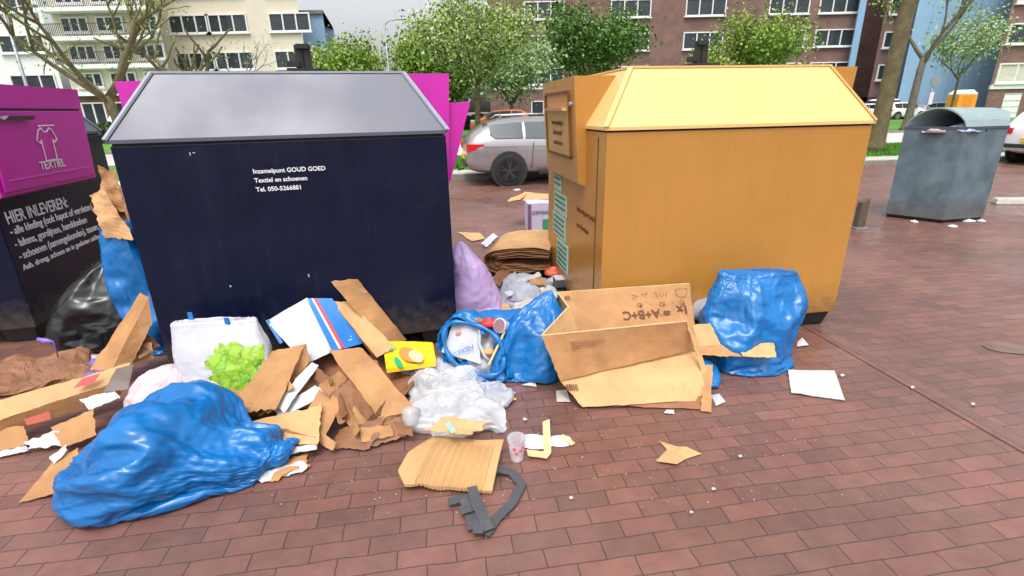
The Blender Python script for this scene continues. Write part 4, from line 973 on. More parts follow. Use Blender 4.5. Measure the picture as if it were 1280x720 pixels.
# 6 lilac bag
q0 = G(590, 385, .0)
o = loft_bag('rubbish_bag', up_bag((-.30, 3.86, 0), [(.0, .12, .1), (.05, .20, .15), (.16, .215, .15), (.30, .18, .13), (.42, .14, .10), (.52, .09, .07), (.60, .05, .04), (.64, .012, .012)], lean=(-.10, .04), rz=rad(-10)), purplebag, amp=.03, fr=3, seed=47, n=120, sub=12, star=.006, stretch=(1, 1, .7))
tag(o, 'lilac plastic bag leaning on the right edge of the navy container', 'rubbish bag')
MB().box((0, 0, 0), (.06, .004, .035)).build('sticker', mat('orange_sticker', (.8, .2, .03), .5), o).location = G(591, 326, .42)+Vector((0, -.25, .0))

# 7 shopping bag with lettuce print
sb = thing('shopping_bag', 'white shopping bag with green lettuce print and blue handle stubs', 'shopping bag', (-1.80, 2.86, 0))
bx = Vector((-1.66, 2.64, .04)); sh_ = [(.0, .14, .06), (.03, .20, .09), (.14, .235, .10), (.27, .25, .09), (.37, .245, .06), (.43, .235, .035), (.445, .20, .012)]
rg = up_bag(bx, sh_, lean=(-.10, .14), rz=rad(8))
shell = loft_bag('bag_body', rg, mat('woven_white', (.43, .43, .48), .45, var=.05, bump=.18, bscale=7, kind='crinkle'), sb, excess=.05, slack=.016, seed=53, n=216, sub=18, expo=.6)
# lettuce patch: cells on the front surface, many leafy lobes
def lettuce():
    M = mat('lettuce_ink', (.1, .5, .03), .5); t = M.node_tree; L = t.links.new; tc = nd(t, 'ShaderNodeTexCoord')
    nz = nd(t, 'ShaderNodeTexNoise', _Scale=14., _Detail=3.); L(tc.outputs['Object'], nz.inputs['Vector'])
    va = nd(t, 'ShaderNodeVectorMath', operation='MULTIPLY_ADD'); va.inputs[1].default_value = (.11,)*3; L(nz.outputs['Color'], va.inputs[0]); L(tc.outputs['Object'], va.inputs[2])
    v1 = nd(t, 'ShaderNodeTexVoronoi', feature='DISTANCE_TO_EDGE', _Scale=17.); v2 = nd(t, 'ShaderNodeTexVoronoi', _Scale=17.); L(va.outputs[0], v1.inputs['Vector']); L(va.outputs[0], v2.inputs['Vector'])
    r1 = nd(t, 'ShaderNodeValToRGB'); e = r1.color_ramp.elements; e[0].position = 0; e[0].color = (.03, .16, .01, 1); e[1].position = .16; e[1].color = (.16, .46, .03, 1); x = r1.color_ramp.elements.new(.4); x.color = (.20, .46, .04, 1)
    L(v1.outputs['Distance'], r1.inputs[0])
    mx = nd(t, 'ShaderNodeMix', data_type='RGBA', blend_type='MIX'); mx.inputs[7].default_value = (.40, .52, .03, 1)
    sp = nd(t, 'ShaderNodeSeparateColor'); L(v2.outputs['Color'], sp.inputs[0]); mm = nd(t, 'ShaderNodeMath', operation='MULTIPLY'); mm.inputs[1].default_value = .55; L(sp.outputs[0], mm.inputs[0]); L(mm.outputs[0], mx.inputs[0]); L(r1.outputs[0], mx.inputs[6])
    L(mx.outputs[2], t.nodes['Principled BSDF'].inputs['Base Color']); return M
lv = [lettuce()]*2
rnd = random.Random(4); P_ = MB(); 
me_ = shell.data; cand = [p_ for p_ in me_.polygons if len(p_.vertices) == 4 and p_.normal.y < -.15]
def PX(p):
    v = p-EYE; z = v.dot(fw); return 640+F_PX*v.dot(RT)/z, 360-F_PX*v.dot(UP)/z
V = []; Fc = []; mi = []
for p_ in cand:
    a_, b_ = PX(p_.center); u, v = (a_-293)/33, -(b_-460)/31
    if u*u+v*v > 1+.5*noise.noise(Vector((u*2.6, v*2.6, 1))) and not (u > .3 and abs(v-.15*u) < .8 and a_ < 330): continue
    cell = noise.noise(Vector((u*3.2, v*3.2, 5)))+.5*noise.noise(Vector((u*8, v*8, 2)))
    k = len(V); V += [me_.vertices[a].co+me_.vertices[a].normal*.0016 for a in p_.vertices]; Fc.append((k, k+1, k+2, k+3)); mi.append(1 if cell > -.02 else 0)
mesh('lettuce_print', V, Fc, lv, sb, midx=mi, world=True)
for k in range(16):     # leaf veins / lobes as thin curved bars
    u0_, v0_ = rnd.uniform(-.8, .8), rnd.uniform(-.8, .8)
for (px, py, hh) in ((240, 401, .055), (284, 404, .04)):
    q = G(px, py, .42); y = 2.60 if px < 260 else 2.62
    hit = min((p_ for p_ in cand), key=lambda p_: (PX(p_.center)[0]-px)**2+(PX(p_.center)[1]-py)**2); q = hit.center+hit.normal*.003; MB().box(q, (.028, .006, hh*1.6)).build('handle', bluep, sb, world=True, bevel=.001)
# second lighter flap of the bag, fallen to the front
def S(px, py, z): return G(px, py, z)

# ------------------------------------------------------------------ sheets of card and paper
NAVP, NAVN = no-Vector((0, .0, 0)), Vector((math.sin(YAW_N), -math.cos(YAW_N), 0))
YELP, YELN = yo, Vector((math.sin(YAW_Y), -math.cos(YAW_Y), 0))
def PW(x, y, z):
    p_ = G(x, y, z)
    for P0, N0, o0, yaw in ((NAVP, NAVN, no, YAW_N), (YELP, YELN, yo, YAW_Y)):
        r_ = p_-P0; u_ = r_.dot(Vector((math.cos(yaw), math.sin(yaw), 0)))
        if -.05 < u_ < W+.05 and r_.dot(N0) < .015:
            p_ = planehit(x, y, P0+N0*.02, N0)
    return p_
def sheet(name, panels, m, parent=None, th=.004, n=14, wob=.006, rag=.004, seed=1, fr=7, world_pts=False, sag=0, label=None, cat=None, group=None, midx=None):
    """panels: list of 4 (px,py,z) corners each; all panels join in ONE mesh with real thickness"""
    V = []; Fc = []; mi = []; o_ = Vector((seed*3.7, seed*1.3, seed*9.1))
    for pi_, quad in enumerate(panels):
        c4 = [Vector(q) if world_pts else PW(*q) for q in quad]
        nrm = ((c4[1]-c4[0]).cross(c4[3]-c4[0])).normalized()
        if nrm.z < 0: nrm = -nrm
        base = len(V); top = []
        for i in range(n+1):
            for j in range(n+1):
                u, v = i/n, j/n
                p_ = c4[0]*(1-u)*(1-v)+c4[1]*u*(1-v)+c4[2]*u*v+c4[3]*(1-u)*v
                p_ = p_+nrm*(noise.noise(p_*fr+o_)*wob*1.6+noise.noise(p_*fr*3+o_)*wob*.5)
                if sag: p_.z -= sag*(1-(2*u-1)**2)
                if i in (0, n) or j in (0, n):
                    tdir = (c4[2]+c4[3]-c4[0]-c4[1]).normalized() if j in (0, n) else (c4[1]+c4[2]-c4[0]-c4[3]).normalized()
                    p_ = p_+tdir*noise.noise(p_*40+o_)*rag*2
                p_.z = max(p_.z, .006+.0007*(seed % 7))
                top.append(p_)
        k = (n+1)**2; V += [p_+nrm*th/2 for p_ in top]+[p_-nrm*th/2 for p_ in top]
        for i in range(n):
            for j in range(n):
                a = base+i*(n+1)+j; q = (a, a+n+1, a+n+2, a+1); Fc.append(q); Fc.append(tuple(x+k for x in q[::-1])); mi += [pi_]*2
        for i in range(n):
            for (a, b_) in ((base+i*(n+1), base+(i+1)*(n+1)), (base+(i+1)*(n+1)+n, base+i*(n+1)+n), (base+i+1, base+i), (base+n*(n+1)+i, base+n*(n+1)+i+1)):
                Fc.append((a, b_, b_+k, a+k)); mi.append(pi_)
    ms = m if isinstance(m, (list, tuple)) else [m]
    mi = [midx[x] if midx else 0 for x in mi]
    o = mesh(name, V, Fc, ms, parent, smooth=False, midx=mi, world=True)
    bm = bmesh.new(); bm.from_mesh(o.data); bmesh.ops.recalc_face_normals(bm, faces=bm.faces[:]); bm.to_mesh(o.data); bm.free()
    if label: tag(o, label, cat, group)
    return o
def crumple(name, c_, rx, ry, h, m, label=None, cat=None, seed=1, rz=0, parent=None, amp=.02, fr=5, n=64, group=None, z0=0, sh=.55):
    c_ = Vector(c_); a = Vector((math.cos(rz), math.sin(rz), 0)); b_ = Vector((-a.y, a.x, 0))
    P = [(0, .5), (.06, .9), (.3, 1.), (.6, .85), (.85, .5), (1, .08)]
    mr_ = min(rx, ry)
    rnd_ = random.Random(seed); jit = [Vector((rnd_.uniform(-.2, .2)*rx, rnd_.uniform(-.2, .2)*ry, 0))*t for t, s in P]; q_ = .16/max(mr_, .02)
    o = loft_bag(name, [(c_+jit[i]+Z_*(z0+h*t), a*rx*s, b_*ry*s) for i, (t, s) in enumerate(P)], m, parent, excess=.55, slack=mr_*sh, seed=seed, n=max(48, n//6*6), sub=8 if n > 60 else 6, zmin=.004+z0, stretch=(min(q_, 2.5),)*3, smooth=n < 85)
    if label: tag(o, label, cat, group)
    return o
G1 = 'torn brown cardboard pieces in the heap before the navy container'
# ---- heap in front of navy, px coordinates with their heights
sheet('cardboard_piece', [[(283, 516, .10), (340, 440, .26), (382, 430, .30), (344, 512, .16)], [(344, 512, .16), (382, 430, .30), (388, 452, .22), (322, 520, .08)]], card, seed=2, wob=.012, rag=.008, label='crumpled kraft cardboard flap leaning right of the lettuce bag', cat='cardboard', group=G1)
sheet('cardboard_piece', [[(279, 512, .05), (300, 488, .12), (322, 494, .13), (312, 521, .05)]], card, seed=3, wob=.014, rag=.01, n=12, label='small torn brown tongue of card left of the kraft flap', cat='cardboard', group=G1)
sheet('cardboard_piece', [[(411, 438, .26), (452, 434, .28), (522, 515, .12), (474, 524, .11)], [(474, 524, .11), (522, 515, .12), (508, 528, .06), (482, 535, .05)]], card, seed=4, wob=.012, rag=.006, label='long tan cardboard strip sliding down the middle of the heap', cat='cardboard', group=G1)
sheet('cardboard_piece', [[(414, 352, .30), (446, 348, .32), (508, 424, .10), (486, 440, .10)]], card, seed=5, wob=.010, label='tall tan cardboard strip leaning on the navy container', cat='cardboard', group=G1)
sheet('cardboard_piece', [[(416, 378, .34), (436, 376, .35), (496, 436, .15), (470, 446, .15)], [(416, 378, .34), (470, 446, .15), (462, 440, .10), (414, 388, .30)]], card_l, seed=6, wob=.010, label='paler folded strip lying over the tall leaning strip', cat='cardboard', group=G1)
sheet('cardboard_piece', [[(310, 528, .10), (404, 505, .15), (397, 555, .08), (300, 556, .05)], [(300, 556, .05), (397, 555, .08), (394, 562, .03), (306, 560, .02)]], card_l, seed=7, wob=.012, rag=.008, label='wide tan cardboard sheet low in the heap beside the big blue bag', cat='cardboard', group=G1)
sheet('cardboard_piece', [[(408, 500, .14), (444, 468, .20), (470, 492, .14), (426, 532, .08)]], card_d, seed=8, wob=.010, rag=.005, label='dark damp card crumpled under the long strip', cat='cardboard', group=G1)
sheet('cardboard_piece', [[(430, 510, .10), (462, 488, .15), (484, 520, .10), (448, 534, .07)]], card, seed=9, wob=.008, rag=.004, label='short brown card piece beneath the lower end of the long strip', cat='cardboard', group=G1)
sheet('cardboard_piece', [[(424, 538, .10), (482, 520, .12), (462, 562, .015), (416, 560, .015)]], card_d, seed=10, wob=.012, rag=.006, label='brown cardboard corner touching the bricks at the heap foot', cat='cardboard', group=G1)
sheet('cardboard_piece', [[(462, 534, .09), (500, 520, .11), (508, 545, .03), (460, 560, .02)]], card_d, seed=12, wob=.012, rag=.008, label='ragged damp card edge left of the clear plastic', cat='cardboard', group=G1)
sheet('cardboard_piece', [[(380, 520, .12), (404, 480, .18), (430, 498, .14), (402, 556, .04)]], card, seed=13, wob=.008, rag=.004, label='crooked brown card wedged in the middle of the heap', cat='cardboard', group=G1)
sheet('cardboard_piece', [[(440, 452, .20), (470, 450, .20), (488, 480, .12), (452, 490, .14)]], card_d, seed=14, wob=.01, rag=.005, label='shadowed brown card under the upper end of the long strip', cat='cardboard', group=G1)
sheet('cardboard_piece', [[(330, 585, .02), (382, 566, .03), (388, 582, .015), (340, 602, .008)]], card, seed=15, wob=.01, rag=.012, label='narrow torn card scrap on the bricks right of the big blue bag', cat='cardboard', group=G1)
G2 = 'white papers in the heap before the navy container'
sheet('paper_sheet', [[(342, 506, .14), (390, 452, .24), (398, 456, .24), (356, 516, .13)]], paper, seed=16, wob=.006, label='rolled white paper tucked under the kraft flap', cat='paper', group=G2)
sheet('paper_sheet', [[(340, 510, .12), (394, 482, .18), (412, 492, .16), (348, 520, .11)]], paper, seed=17, wob=.012, label='creased white paper in the middle of the heap', cat='paper', group=G2)
sheet('paper_sheet', [[(318, 566, .06), (396, 556, .07), (396, 562, .05), (322, 576, .04)]], paper, seed=18, wob=.01, label='white paper edge under the wide tan sheet', cat='paper', group=G2)
sheet('paper_sheet', [[(318, 592, .03), (378, 576, .03), (384, 586, .015), (326, 604, .008)]], paper, seed=19, wob=.01, rag=.01, label='torn white paper on the bricks beside the blue bag tail', cat='paper', group=G2)
sheet('paper_sheet', [[(258, 488, .12), (300, 512, .10), (320, 545, .05), (282, 552, .05)]], paper, seed=20, wob=.015, label='white plastic sheet between the lettuce bag and the big blue bag', cat='paper', group=G2)
rnd = random.Random(77)
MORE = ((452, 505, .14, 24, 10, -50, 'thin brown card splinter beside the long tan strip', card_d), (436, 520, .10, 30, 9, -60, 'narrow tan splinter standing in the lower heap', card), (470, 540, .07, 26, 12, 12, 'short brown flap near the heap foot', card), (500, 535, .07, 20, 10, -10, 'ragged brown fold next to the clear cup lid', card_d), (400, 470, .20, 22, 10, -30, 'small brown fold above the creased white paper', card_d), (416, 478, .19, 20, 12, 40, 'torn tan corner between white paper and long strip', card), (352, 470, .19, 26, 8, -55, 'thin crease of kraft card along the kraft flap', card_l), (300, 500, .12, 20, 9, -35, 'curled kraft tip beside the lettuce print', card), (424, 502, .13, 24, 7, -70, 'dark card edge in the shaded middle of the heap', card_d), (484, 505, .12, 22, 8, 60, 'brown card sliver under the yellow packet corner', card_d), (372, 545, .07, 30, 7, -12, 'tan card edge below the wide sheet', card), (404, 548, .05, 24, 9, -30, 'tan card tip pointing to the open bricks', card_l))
for k, (cx, cy, z, L1, W1, an, lb, mm_) in enumerate(MORE):
    a = rad(an); ux_, uy_ = math.cos(a)*L1/2*1.5, -math.sin(a)*L1/2*1.5; wx, wy = math.sin(a)*W1/2*1.5, math.cos(a)*W1/2*1.5; dz = .02
    sheet('cardboard_piece', [[(cx-ux_-wx, cy-uy_-wy, z+.03), (cx+ux_-wx*.6, cy+uy_-wy*.6, z+.025), (cx+ux_*1.1+wx, cy+uy_*1.1+wy, z-.02), (cx-ux_+wx, cy-uy_+wy, z-.02)]], mm_, seed=140+k, wob=.007, rag=.004, n=10, label=lb, cat='cardboard', group=G1)
# filler card deep in heap (so that it has volume)
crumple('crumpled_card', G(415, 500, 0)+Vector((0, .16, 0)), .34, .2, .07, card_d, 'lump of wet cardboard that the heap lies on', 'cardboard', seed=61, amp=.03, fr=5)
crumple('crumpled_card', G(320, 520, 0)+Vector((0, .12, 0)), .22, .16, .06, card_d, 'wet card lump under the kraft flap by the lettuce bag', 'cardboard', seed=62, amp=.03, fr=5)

# ---- white/blue/red striped carton
cb = thing('striped_carton', 'flattened white carton with blue sides and red stripe leaning on the navy container', 'carton', G(400, 440, .05))
sheet('white_panel', [[(333, 402, .32), (384, 372, .40), (419, 438, .20), (382, 455, .18)]], paper, cb, seed=21, wob=.003, rag=.001)
def off(panels, dz): return [[(a, b_, z+dz) for a, b_, z in q] for q in panels]
sheet('blue_stripe', off([[(383, 373, .40), (389, 373, .40), (424, 437, .20), (416, 440, .20)]], .006), bluep, cb, seed=22, wob=.0, rag=0)
sheet('white_stripe', off([[(389, 373, .40), (392, 373, .40), (427, 436, .20), (424, 437, .20)]], .006), paper, cb, seed=22, wob=.0, rag=0)
sheet('red_stripe', off([[(392, 373, .40), (395.5, 373, .40), (431, 435, .20), (427, 436, .20)]], .007), redp, cb, seed=22, wob=.0, rag=0)
sheet('blue_panel', [[(395.5, 373, .40), (415, 373, .40), (458, 428, .19), (431, 436, .20)]], bluep, cb, seed=23, wob=.003, rag=.001)
sheet('window_hole', off([[(404, 390, .35), (418, 391, .345), (438, 414, .255), (419, 417, .255)]], .008), black, cb, seed=23, wob=0, rag=0)
sheet('blue_edge', [[(332, 401, .325), (336, 399, .327), (354, 428, .25), (350, 430, .245)]], bluep, cb, seed=24, wob=0, rag=0)
sheet('blue_square', off([[(358, 392, .35), (362, 391, .35), (364, 395, .345), (360, 396, .345)]], .008), bluep, cb, seed=24, wob=0, rag=0)
for k in range(2): sheet('white_line', off([[(420, 424+k*4, .235-k*.012), (440, 420+k*4, .235-k*.012), (440, 421+k*4, .232-k*.012), (420, 425.2+k*4, .232-k*.012)]], .009), paper, cb, seed=25, wob=0, rag=0)

# ---- yellow juice packet
jp = thing('juice_packet', 'flat yellow drink packet with orange and green print', 'packet', G(510, 450, .1))
sheet('packet_face', [[(478, 427, .17), (541, 428, .16), (545, 452, .12), (483, 462, .11)], [(483, 462, .11), (545, 452, .12), (545, 458, .09), (484, 466, .09)]], yellowp, jp, seed=26, wob=.004, rag=.001)
def blob2(nm, pts, z, m, par, seed=1, dz=.006):
    P = [PW(a, b_, zz+dz) for a, b_, zz in pts]; cen = sum(P, Vector())/len(P); n_ = len(P)
    V = [cen]+P; V2 = V+[v-Z_*.004 for v in V]; k = n_+1
    fc = [(0, 1+i, 1+(i+1) % n_) for i in range(n_)]; fc += [tuple(k+a for a in q[::-1]) for q in fc]+[(1+i, k+1+i, k+1+(i+1) % n_, 1+(i+1) % n_) for i in range(n_)]
    return mesh(nm, V2, fc, m, par, world=True)
def ell(cx, cy, rx, ry, ang=0, n=14, plane=lambda x, y: .14):
    out = []
    for i in range(n):
        a = 2*math.pi*i/n; x = rx*math.cos(a); y = ry*math.sin(a); X = cx+x*math.cos(ang)-y*math.sin(ang); Y = cy+x*math.sin(ang)+y*math.cos(ang); out.append((X, Y, plane(X, Y)))
    return out
pl = lambda x, y: .17-(y-427)*.0016
blob2('green_leaf_print', ell(498, 453, 3.5, 8, -.6, plane=pl), 0, mat('teal_print', (.01, .35, .16), .5), jp, dz=.009)
blob2('green_dot_print', ell(487, 436, 4.2, 2.3, .1, plane=pl), 0, MATS['teal_print'], jp, dz=.009)
blob2('orange_print', ell(511, 443, 13, 8, .5, plane=pl), 0, mat('orange_print', (.75, .25, .06), .5), jp, dz=.008)
blob2('pale_print', ell(520, 445, 10, 6.5, .5, plane=pl), 0, mat('peach_print', (.8, .55, .3), .5), jp, dz=.011)

# ---- contents of the open blue bag (positions on planes parallel to its mouth)
mc, ma, mb = RB[0]; mn = ma.cross(mb).normalized(); mn = mn if mn.dot(EYE-mc) > 0 else -mn
def MH(px, py, d=.02): return planehit(px, py, mc-mn*d, mn)
V = []; nr = 26
for i in range(nr+1):
    for j in range(60):
        a = 2*math.pi*j/60; r_ = i/nr*.97; q = mc+ma*math.cos(a)*r_+mb*math.sin(a)*r_; V.append(q-mn*(.075-.05*abs(noise.noise(q*9))-.02*noise.noise(q*25)+.02*r_))
mesh('packaging', V, [(i*60+j, i*60+(j+1) % 60, (i+1)*60+(j+1) % 60, (i+1)*60+j) for i in range(nr) for j in range(60)], whitebag, smooth=True)
tag(bpy.data.objects['packaging'], 'white printed packaging stuffed in the mouth of the open blue bag', 'packaging')
bpy.data.objects['packaging'].modifiers.new('s', 'SOLIDIFY').thickness = .004
w_ = sheet('printed_wrapper', [[MH(552, 440, .035), MH(566, 405, .03), MH(600, 396, .04), MH(600, 455, .03)]], paper, seed=27, wob=.008, world_pts=True, label='white wrapper with blue capital letters in the open blue bag', cat='wrapper')
t0, t1 = MH(566, 447, .012), MH(591, 436, .012)
text('lettering', 'CTION', .04, bluep, w_, frame(t0, (t1-t0).normalized(), mb.normalized()), world=True, fit=(t1-t0).length)
def mball(nm, px, py, r, m, lb, cat, sd, d=.03, h=None):
    q = MH(px, py, d); q.z -= r*.7; return crumple(nm, (q.x, q.y, 0), r, r*.8, h or r*1.5, m, lb, cat, seed=sd, n=48, z0=q.z)
fp = crumple('flower_print', (MH(573, 416, .02).x, MH(573, 416, .02).y, 0), .017, .006, .03, mat('pinkish_print', (.75, .25, .2), .5), seed=5, n=30, parent=w_, z0=MH(573, 416, .02).z-.015)
mball('red_wrapper', 611, 402, .040, redp, 'crumpled red wrapper at the top of the open blue bag', 'wrapper', 72)
mball('brown_wrapper', 600, 400, .026, card_d, 'brown crumpled wrapper beside the red one in the open bag', 'wrapper', 74)
mball('food_scrap', 611, 438, .030, card_l, 'beige food scrap at the lower lip of the open blue bag', 'food scrap', 75)
mball('blue_wrapper', 603, 415, .018, bluep, 'small blue wrapper in the centre of the open bag contents', 'wrapper', 76, .015)
cup = thing('paper_tub', 'white rimmed paper tub lying in the open blue bag', 'tub', MH(624, 406, .03))
ca = (mn+Vector((-.4, 0, .1))).normalized(); c0 = MH(625, 407, .0)
MB().tube([c0-ca*.06, c0], [.036, .046], 24, cap=False).build('tub_wall', paper, cup, smooth=True, world=True)
MB().tube([c0+ca*.001, c0+ca*.007], [.049, .049], 24).build('tub_rim', paper, cup, smooth=True, world=True)
MB().tube([c0+ca*.006, c0+ca*.0085], [.041, .041], 24).build('tub_inside', mat('mauve_inside', (.22, .13, .15), .6), cup, world=True)
MB().tube([MH(594, 402, .02), MH(600, 415, .015), MH(599, 430, .015), MH(606, 445, .02), MH(613, 452, .03)], [.008, .012, .012, .010, .006], 10).build('plastic_strip', mat('grey_plastic', (.4, .42, .42), .4), smooth=True)
tag(bpy.data.objects['plastic_strip'], 'bent grey plastic strip in the middle of the open blue bag', 'plastic strip')
o = MB().bar(MH(611, 456, -.01), MH(631, 414, -.005), .016, .004).build('wooden_stick', mat('pale_wood', (.70, .52, .2), .6)); tag(o, 'pale yellow stick lying at the right rim of the open blue bag', 'stick')

# ---- clear / white film in front of the open bag
crumple('plastic_film', G(560, 510, 0)+Vector((0, .10, 0)), .20, .22, .13, film, 'heap of crumpled clear plastic film below the yellow packet', 'plastic film', seed=81, amp=.05, fr=5, n=110)
crumple('plastic_film', G(535, 480, 0)+Vector((0, .16, 0)), .16, .10, .10, whitebag, 'crumpled white film between the yellow packet and open bag', 'plastic film', seed=82, amp=.04, fr=6, n=90)
crumple('plastic_film', G(607, 505, 0)+Vector((0, .06, 0)), .09, .12, .05, whitebag, 'white plastic scrap right of the clear film heap', 'plastic film', seed=83, amp=.03, fr=8, n=80)
crumple('plastic_film', G(588, 545, 0)+Vector((0, .09, 0)), .14, .09, .115, film, 'clear film with teal tape on top of the padded envelope', 'plastic film', seed=84, amp=.03, fr=7, n=80)
# clear dome cup
dc = G(514, 528, .06)
dl = MB(); pts = []; 
o = MB().tube([dc+Vector((0, .03, .05)), dc+Vector((-.0, .01, .04)), dc+Vector((-.0, -.02, .02)), dc+Vector((0, -.04, 0)), dc+Vector((0, -.048, -.006))], [.052, .052, .042, .025, .005], 24).build('plastic_cup', film, smooth=True); tag(o, 'clear round plastic cup lid beside the ragged damp card', 'plastic cup')

# ---- padded envelope (ribbed)
def ribbed():
    root = thing('padded_envelope', 'ribbed brown cardboard envelope lying at the bottom centre', 'cardboard envelope', G(555, 590, 0))
    c4 = [G(527, 540, .10), G(630, 550, .085), G(615, 612, .03), G(489, 603, .045)]; n = 90; V = []; Fc = []
    for i in range(n+1):
        for j in range(25):
            u, v = i/n, j/24; p_ = c4[0]*(1-u)*(1-v)+c4[1]*u*(1-v)+c4[2]*u*v+c4[3]*(1-u)*v
            rib = .0038*math.sin(u*2*math.pi*26)*(1 if .22 < u < .93 and v > .13 else 0)
            p_ = p_+Z_*(rib+.012*math.sin(math.pi*v)+.018*noise.noise(p_*5))
            cut = max(0, .16-u-v*.35)*.5 + max(0, (v-.8))*max(0, .25-u)*1.2; p_ = p_+(c4[1]-c4[0]).normalized()*cut
            if j == 24: p_.x += .004*noise.noise(p_*30); p_.y += .008*noise.noise(p_*20)
            V.append(p_)
    nn = len(V); V += [Vector((p_.x, p_.y, max(.008, p_.z-.016-.008*noise.noise(p_*9)))) for p_ in V]
    Fc = [(i*25+j, i*25+j+1, (i+1)*25+j+1, (i+1)*25+j) for i in range(n) for j in range(24)]; Fc += [tuple(nn+a for a in q[::-1]) for q in Fc]
    bd_ = [i*25 for i in range(n+1)]+[n*25+j for j in range(1, 25)]+[i*25+24 for i in range(n-1, -1, -1)]+[j for j in range(23, 0, -1)]
    for a, b_ in zip(bd_, bd_[1:]+bd_[:1]): Fc.append((a, b_, nn+b_, nn+a))
    mesh('envelope_body', V, Fc, mat('ribbed_card', (.46, .27, .115), .75, var=.12, vscale=5, bump=.2, bscale=50, dirt=.2), root, world=True)
    return root
ribbed()
sheet('torn_card', [[(530, 538, .13), (560, 522, .16), (612, 528, .14), (584, 545, .13)]], card_l, seed=31, wob=.02, rag=.015, label='torn tan card tuck on top of the ribbed envelope', cat='cardboard')
sheet('teal_tape', [[(556, 530, .185), (562, 527, .185), (570, 540, .175), (563, 541, .175)]], mat('teal_tape', (.25, .55, .45), .5), seed=32, wob=.004, label='scrap of pale teal tape on the clear film over the envelope', cat='tape')
# black strap loop
bs = thing('black_strap', 'folded dark grey strap on the bricks under the ribbed envelope', 'strap', G(600, 620, 0))
for k, pts in enumerate(([(622, 586, .03), (640, 590, .02), (652, 604, .015), (640, 628, .015), (620, 648, .015), (606, 668, .015)], [(560, 628, .02), (580, 622, .03), (586, 640, .02), (592, 662, .02)], [(575, 640, .03), (600, 632, .03), (600, 650, .03), (597, 668, .03)], [(590, 610, .04), (596, 632, .035), (606, 652, .03), (612, 664, .02)])):
    P = [G(*q)+Z_*.003*k for q in pts]; V = []; Fc = []; wd = .022
    Q = []
    for a, b_ in zip(P, P[1:]):
        for t in (0, .25, .5, .75): Q.append(a*(1-t)+b_*t)
    Q.append(P[-1])
    for i, q in enumerate(Q):
        d = (Q[min(i+1, len(Q)-1)]-Q[max(i-1, 0)]).normalized(); s2 = Vector((-d.y, d.x, 0)).normalized()*wd; V += [q-s2, q+s2, q-s2-Z_*.003, q+s2-Z_*.003]
    for i in range(len(Q)-1):
        a = 4*i; Fc += [(a, a+1, a+5, a+4), (a+2, a+6, a+7, a+3), (a, a+4, a+6, a+2), (a+1, a+3, a+7, a+5)]
    mesh('strap_loop', V, Fc, tape, bs, world=True)

# ---- plastic cup with pink pattern, wooden strip, scraps
pc = G(646, 574, 0)
cu = thing('plastic_cup', 'translucent dessert cup with pink print standing on the bricks', 'plastic cup', pc)
clr = mat('milky_cup', (.75, .68, .72), .2, trans=.45, var=.08)
MB().tube([(0, .0, .002), (0, 0, .03), (0, .0, .12)], [.030, .033, .044], 28, cap=False).build('cup_wall', clr, cu, smooth=True)
MB().tube([(0, 0, .118), (0, 0, .125)], .0465, 28, cap=False).build('cup_rim', paper, cu, smooth=True)
MB().tube([(0, 0, .002), (0, 0, .006)], .029, 28).build('cup_base', clr, cu)
pb_ = MB()
for k in range(14):
    a = k*.75; z = .06+.045*((k*37) % 10)/10; r_ = .0335+(z-.03)*.122+.001; q = Vector((math.sin(a)*r_, -math.cos(a)*r_, z)); q2 = Vector((math.sin(a)*(r_+.002), -math.cos(a)*(r_+.002), z)); pb_.tube([q, q2], .008, 10)
pb_.build('pink_spots', mat('pink_spot', (.75, .10, .16), .5), cu)
sheet('wooden_strip', [[(678, 528, .035), (687, 524, .035), (689, 566, .018), (680, 568, .018)], [(640+18, 562, .018), (689, 566, .018), (684, 573, .018), (660, 570, .018)]], mat('pale_wood2', (.72, .48, .24), .7, var=.1), seed=33, wob=.001, rag=.001, n=8, label='bent pale cardboard strip right of the pink cup', cat='cardboard strip')
crumple('paper_tissue', G(672, 553, 0), .07, .05, .03, mat('bluish_tissue', (.55, .60, .78), .8, var=.1), 'pale blue crumpled tissue behind the bent strip', 'tissue', seed=85, amp=.014, fr=12, n=60)
crumple('paper_tissue', G(700, 552, 0), .05, .04, .015, paper, 'white tissue scrap right of the bent strip', 'tissue', seed=86, amp=.01, fr=14, n=50)
sheet('wooden_strip', [[(700, 545, .012), (704, 543, .012), (719, 554, .010), (714, 557, .010)]], MATS['pale_wood2'], seed=34, wob=0, rag=0, n=4, label='tiny pale strip at the tip of the white tissue', cat='cardboard strip')
o = MB().bar(G(584, 492, .05), G(645, 499, .012), .018, .004).build('yellow_stick', yellowp); tag(o, 'flat bright yellow stick pointing right from the clear film', 'stick')
o = MB().bar(G(634, 497, .016), G(643, 490, .016), .02, .003).build('paper_strip', paper); tag(o, 'short white strip crossing the tip of the yellow stick', 'paper strip')
